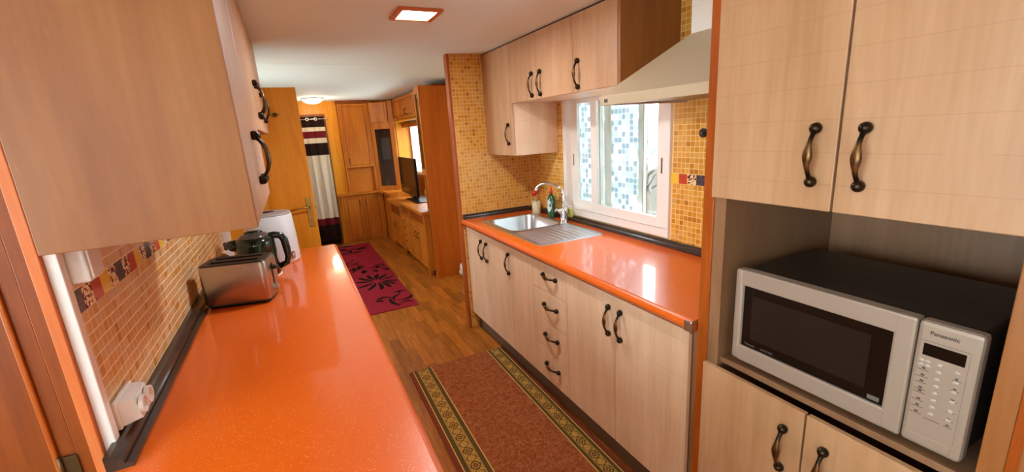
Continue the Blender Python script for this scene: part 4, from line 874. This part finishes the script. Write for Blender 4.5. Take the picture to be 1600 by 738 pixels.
part('body', MB().box(1.19, XR-.002, 5.762, 6.40, 0.07, 0.645), 'cherry', lu2); part('top', MB().box(1.14, XR-.002, 5.762, 6.41, 0.645, 0.68, 0, .008), 'cherry', lu2); part('plinth', MB().box(1.22, XR-.002, 5.765, 6.39, 0, 0.07), 'door_brown', lu2)
panel_door(lu2, 'door', 1.168, 1.19, 5.78, 6.075, 0.09, 0.48, 'x', 'cherry', (0, 6.04, 0.36)); panel_door(lu2, 'door', 1.168, 1.19, 6.08, 6.38, 0.09, 0.48, 'x', 'cherry', (0, 6.12, 0.36)); part('niche_shade', MB().box(1.187, 1.1905, 5.80, 6.36, 0.50, 0.63), 'door_brown', lu2)  # last part: dark sheet painted as niche shade on a solid body
# corner and back units
cb = thing('corner_cabinet', 'brown base cabinet with two panelled doors in the far corner', 'cabinet', (0.9, 6.93, 0))
ZB = 0.755
part('body', MB().box(0.60, XR-.002, 6.93, YF-.022, 0.0, ZB-.03).box(1.20, XR-.002, 6.42, 6.93, 0.0, ZB-.03), 'cherry', cb)
part('top', MB().prism([(0.555, YF-.022), (0.555, 6.875), (1.12, 6.875), (1.18, 6.42), (XR-.002, 6.42), (XR-.002, YF-.022)], 2, ZB-.03, ZB+.003), 'cherry', cb)
part('post', MB().box(0.575, 0.60, 6.895, 6.93, 0, ZB-.03, 0, .004), 'cherry', cb); part('post', MB().box(1.155, 1.18, 6.895, 6.93, 0, ZB-.03, 0, .004), 'cherry', cb)
panel_door(cb, 'door', 0.605, 0.872, 6.908, 6.93, 0.045, ZB-.04, 'y', 'cherry', (0.835, 0, 0.60)); panel_door(cb, 'door', 0.878, 1.150, 6.908, 6.93, 0.045, ZB-.04, 'y', 'cherry', (0.92, 0, 0.60))
bu = thing('wall_unit', 'brown wall unit with one tall panelled door above the far base cabinet', 'cabinet', (0.9, 6.93, ZB))
part('body', MB().box(0.705, 0.725, 6.90, YF-.001, ZB+.004, 2.045, 0, .002).box(1.105, 1.13, 6.90, YF-.001, ZB+.004, 2.045, 0, .002).box(0.725, 1.105, 6.95, YF-.001, ZB+.004, 2.045).box(0.725, 1.105, 6.915, 6.95, 1.12, 1.14), 'cherry', bu)
panel_door(bu, 'door', 0.727, 1.103, 6.893, 6.912, 1.125, 2.04, 'y', 'cherry', (0.775, 0, 1.24), 0.035)
part('cornice', MB().box(0.69, 1.13, 6.885, YF-.001, 2.045, ZC-.002, 0, .003), 'door_brown', bu)
# diagonal corner display cabinet
A = Vector((1.135, 6.90)); Bp = Vector((1.43, 6.66)); dd_ = (Bp-A); Lc = dd_.length; ang = math.atan2(dd_.y, dd_.x)
kc_ = thing('corner_display', 'diagonal corner display cabinet with narrow glass door', 'cabinet', (A.x, A.y, ZB+.004), ang)
z0 = 0; H = 2.05-(ZB+.004)
lpart('frame', MB().box(0, .055, 0, .022, z0, H, 0, .003).box(Lc-.075, Lc, 0, .022, z0, H, 0, .003).box(.055, Lc-.075, 0, .022, z0, .06, 0, .003).box(.055, Lc-.075, 0, .022, .90, 1.0, 0, .003), 'cherry', kc_)
lpart('upper_door', MB().box(.012, Lc-.085, -.012, .0, 1.0, H-.01, 0, .003).box(.05, Lc-.12, -.016, -.012, 1.04, H-.05, 0, .003), 'cherry', kc_)
lpart('glass', MB().box(.05, Lc-.07, .008, .012, .055, .905), 'smoked_glass', kc_)
lpart('back', MB().box(.02, Lc-.04, .13, .138, 0, H), 'cherry', kc_); lpart('shelf', MB().box(.01, Lc-.04, .03, .13, .44, .448), 'clear_glass', kc_)
nrm = Vector((-math.sin(ang), math.cos(ang)))
def inside(t, d): p = A+dd_.normalized()*t+nrm*d; return p.x, p.y
for t_, lab, mt in ((.12, 'pale figurine at the bottom of the corner display', 'cream_ceramic'), (.20, 'reddish figurine at the bottom of the corner display', 'garden_red')):
    x, y = inside(t_, .08); one('figurine', MB().lathe([(0.025, 0), (0.03, 0.01), (0.018, 0.05), (0.026, 0.09), (0.012, 0.13), (0.018, 0.155), (0.001, 0.175)], (x, y, ZB+.0045), 14), mt, lab, 'figurine', (x, y, ZB+.0045))
x, y = inside(.17, .10); ft = MB()
for r in range(7):
    for q in range(4): xx, yy = inside(.11+.035*q, .09); ft.box(xx-.011, xx+.011, yy-.004, yy+.004, 1.212+r*.045, 1.235+r*.045)
xx, yy = inside(.16, .10); ft.box(xx-.07, xx+.07, yy+.0, yy+.006, 1.2075, 1.53)
one('spoon_rack', ft, 'appliance_grey', 'grey rack of small souvenirs on the glass shelf of the corner display', 'rack', (xx, yy, 1.2075))
# upper cabinets over the living window
ub = thing('wall_unit', 'row of small brown upper cabinets over the living room window', 'cabinet', (1.58, 5.8, 1.75))
part('body', MB().box(1.452, XR-.002, 4.70, 6.62, 1.757, 2.06), 'cherry', ub)
for k in range(5):
    y0 = 4.73+k*.377; panel_door(ub, 'door', 1.430, 1.452, y0, y0+.372, 1.765, 2.055, 'x', 'cherry', (0, y0+(.33 if k % 2 == 0 else .04), 1.85), .04)
part('light_strip', MB().box(1.425, 1.46, 4.70, 6.62, 1.735, 1.757, 0, .003), 'oak', ub)
one('side_cheek', MB().box(1.48, XR-.002, 6.865, 6.885, ZB+.005, 2.05, 0, .002), 'oak', 'light oak cheek panel beside the living room window', 'panel', (1.59, 6.875, ZB+.005))
struct('trim_8', MB().box(1.60, XR-.001, 4.75, 6.86, 1.665, 1.72, 0, .004), 'orange_wood')
# tv
tv = thing('television', 'black flat television on the living room sideboard', 'television', (1.37, 5.9, 0.737))
part('screen_frame', MB().box(1.352, 1.385, 5.43, 6.30, 0.775, 1.262, 0, .006), 'tv_bezel', tv); part('screen', MB().box(1.3505, 1.3525, 5.455, 6.275, 0.805, 1.24), 'tv_screen', tv)
part('stand', MB().box(1.27, 1.50, 5.20, 5.72, 0.7372, 0.749, 0, .004).box(1.36, 1.39, 5.66, 5.86, 0.745, 0.80, 0, .004), 'tv_bezel', tv)
part('stand_neck', MB().box(1.385, 1.41, 5.6, 5.75, 0.749, 1.0, 0, .004), 'tv_bezel', tv)
part('back_board', MB().box(1.690, XR-.002, 4.69, 5.755, 0.738, 0.965), 'door_brown', lu)
part('back_board', MB().box(1.690, XR-.002, 5.765, 6.84, 0.76, 0.965), 'door_brown', lu2)

# curtain in the far doorway
ct = thing('curtain', 'cream curtain with black and dark red bands in the far doorway', 'curtain', (0.36, 6.9, 0.08))
def sheet(zt, zb, x0=0.20, x1=0.508):
    m = MB(); N = 60; vs = []
    for zi, z in enumerate((zt, (zt+zb)/2, zb)):
        for i in range(N+1):
            t = i/N; x = x0+(x1-x0)*t; amp = 0.016+0.004*math.sin(z*3); vs.append((x, 6.895+amp*(math.sin(t*2*PI*2.6+0.5*math.sin(z*2))+0.25*math.sin(t*2*PI*6+z)), z))
    for k in range(2):
        for i in range(N): a = k*(N+1)+i; m.add([vs[a], vs[a+1], vs[a+N+2], vs[a+N+1]], [(0, 1, 2, 3)], smooth=True)
    return m
for zt, zb, mt, lab in ((1.875, 1.735, 'curtain_dark', 'black top band'), (1.735, 1.68, 'curtain_cream', 'cream band'), (1.68, 1.585, 'curtain_red', 'dark red band'), (1.585, 1.515, 'curtain_cream', 'cream band'), (1.515, 1.345, 'curtain_dark', 'black band'), (1.345, 0.43, 'curtain_cream', 'long cream field'), (0.43, 0.33, 'curtain_red', 'dark red band near the hem'), (0.33, 0.09, 'curtain_dark', 'black hem')):
    part('cloth', sheet(zt, zb), mt, ct, label=lab)
part('lining', MB().box(0.512, 0.520, 6.90, 6.93, 0.09, 1.84), 'curtain_grey', ct)
gm = MB()
for k in range(2):
    cx = 0.29+k*0.11; n = 14; vs = []
    for r in (0.022, 0.013):
        for yy in (6.872, 6.876):
            for i in range(n): a = 2*PI*i/n; vs.append((cx+r*math.cos(a), yy, 1.845+r*math.sin(a)))
    gm.add(vs, [(i, (i+1) % n, 2*n+(i+1) % n, 2*n+i) for i in range(n)]+[(n+i, n+(i+1) % n, 3*n+(i+1) % n, 3*n+i) for i in range(n)]+[(i, (i+1) % n, n+(i+1) % n, n+i) for i in range(n)])
part('grommets', gm, 'grey_metal', ct)
one('curtain_rod', MB().tube([(0.17, 6.895, 1.845), (0.54, 6.895, 1.845)], .009, 12).sphere((0.54, 6.895, 1.845), .016).tube([(0.53, 6.895, 1.845), (0.53, 6.965, 1.845)], .006, 8), 'rod_metal', 'thin metal rod carrying the banded curtain', 'rod', (0.35, 6.895, 1.845))

# crumpled bag behind the partition
bm = bmesh.new(); bmesh.ops.create_icosphere(bm, subdivisions=4, radius=1)
rr = random.Random(11)
from mathutils import noise as mn
for v in bm.verts:
    n = mn.noise(v.co*2.2)*0.22+mn.noise(v.co*6)*0.09; v.co = v.co*(1+n); v.co.z = max(v.co.z, -0.95); v.co = Vector((v.co.x*0.11, v.co.y*0.12, (v.co.z+0.95)*0.115))
mb = MB(); bm.verts.index_update(); mb.add([v.co[:] for v in bm.verts], [[v.index for v in f.verts] for f in bm.faces]); bm.free()
bgo = link('plastic_bag', mb.mesh('plastic_bag', 'bag_white'), None, (1.545, 4.25, 0.001)); bgo['label'] = 'crumpled pale plastic bag on the floor behind the tiled partition'; bgo['category'] = 'bag'

# ================================================================== OUTSIDE
struct('ground', MB().box(-14, 14, -10, 18, -0.9, -0.75), 'garden_ground')
gw = struct('garden_wall', MB().box(6.0, 6.3, -4, 15, -0.75, 1.6), 'garden_stone')
bs = thing('garden_tree', 'bare pale tree seen through the clear strip of the kitchen window', 'tree', (4.5, 4.7, -0.75))
tm = MB(); rr = random.Random(2)
tm.tube([(4.5, 4.7, -0.75), (4.52, 4.72, 0.4), (4.5, 4.75, 1.2)], [0.07, 0.055, 0.04], 10)
part('trunk', tm, 'bark', bs)
bmh = MB()
for k in range(26):
    a = rr.uniform(0, 2*PI); z = rr.uniform(0.3, 1.3); L = rr.uniform(0.4, 1.0); p = Vector((4.5, 4.73, z)); q = p+Vector((math.cos(a)*L*.5, math.sin(a)*L*.5, L*.3)); r_ = q+Vector((math.cos(a+.5)*L*.5, math.sin(a+.5)*L*.5, L*.15))
    bmh.tube([p, q, r_], [0.018, 0.011, 0.004], 6)
part('branches', bmh, 'bark', bs)
gc = thing('metal_railing', 'pink-red metal railing outside the kitchen window', 'railing', (3.6, 3.85, -0.75))
part('bars', MB().tube([(3.6, 3.4, -.75), (3.6, 3.45, 1.05)], .02, 8).tube([(3.6, 3.45, 1.05), (3.62, 4.3, 1.28)], .025, 8).tube([(3.62, 4.3, 1.28), (3.62, 4.35, -.75)], .02, 8), 'garden_red', gc)

bpy.context.view_layer.update()
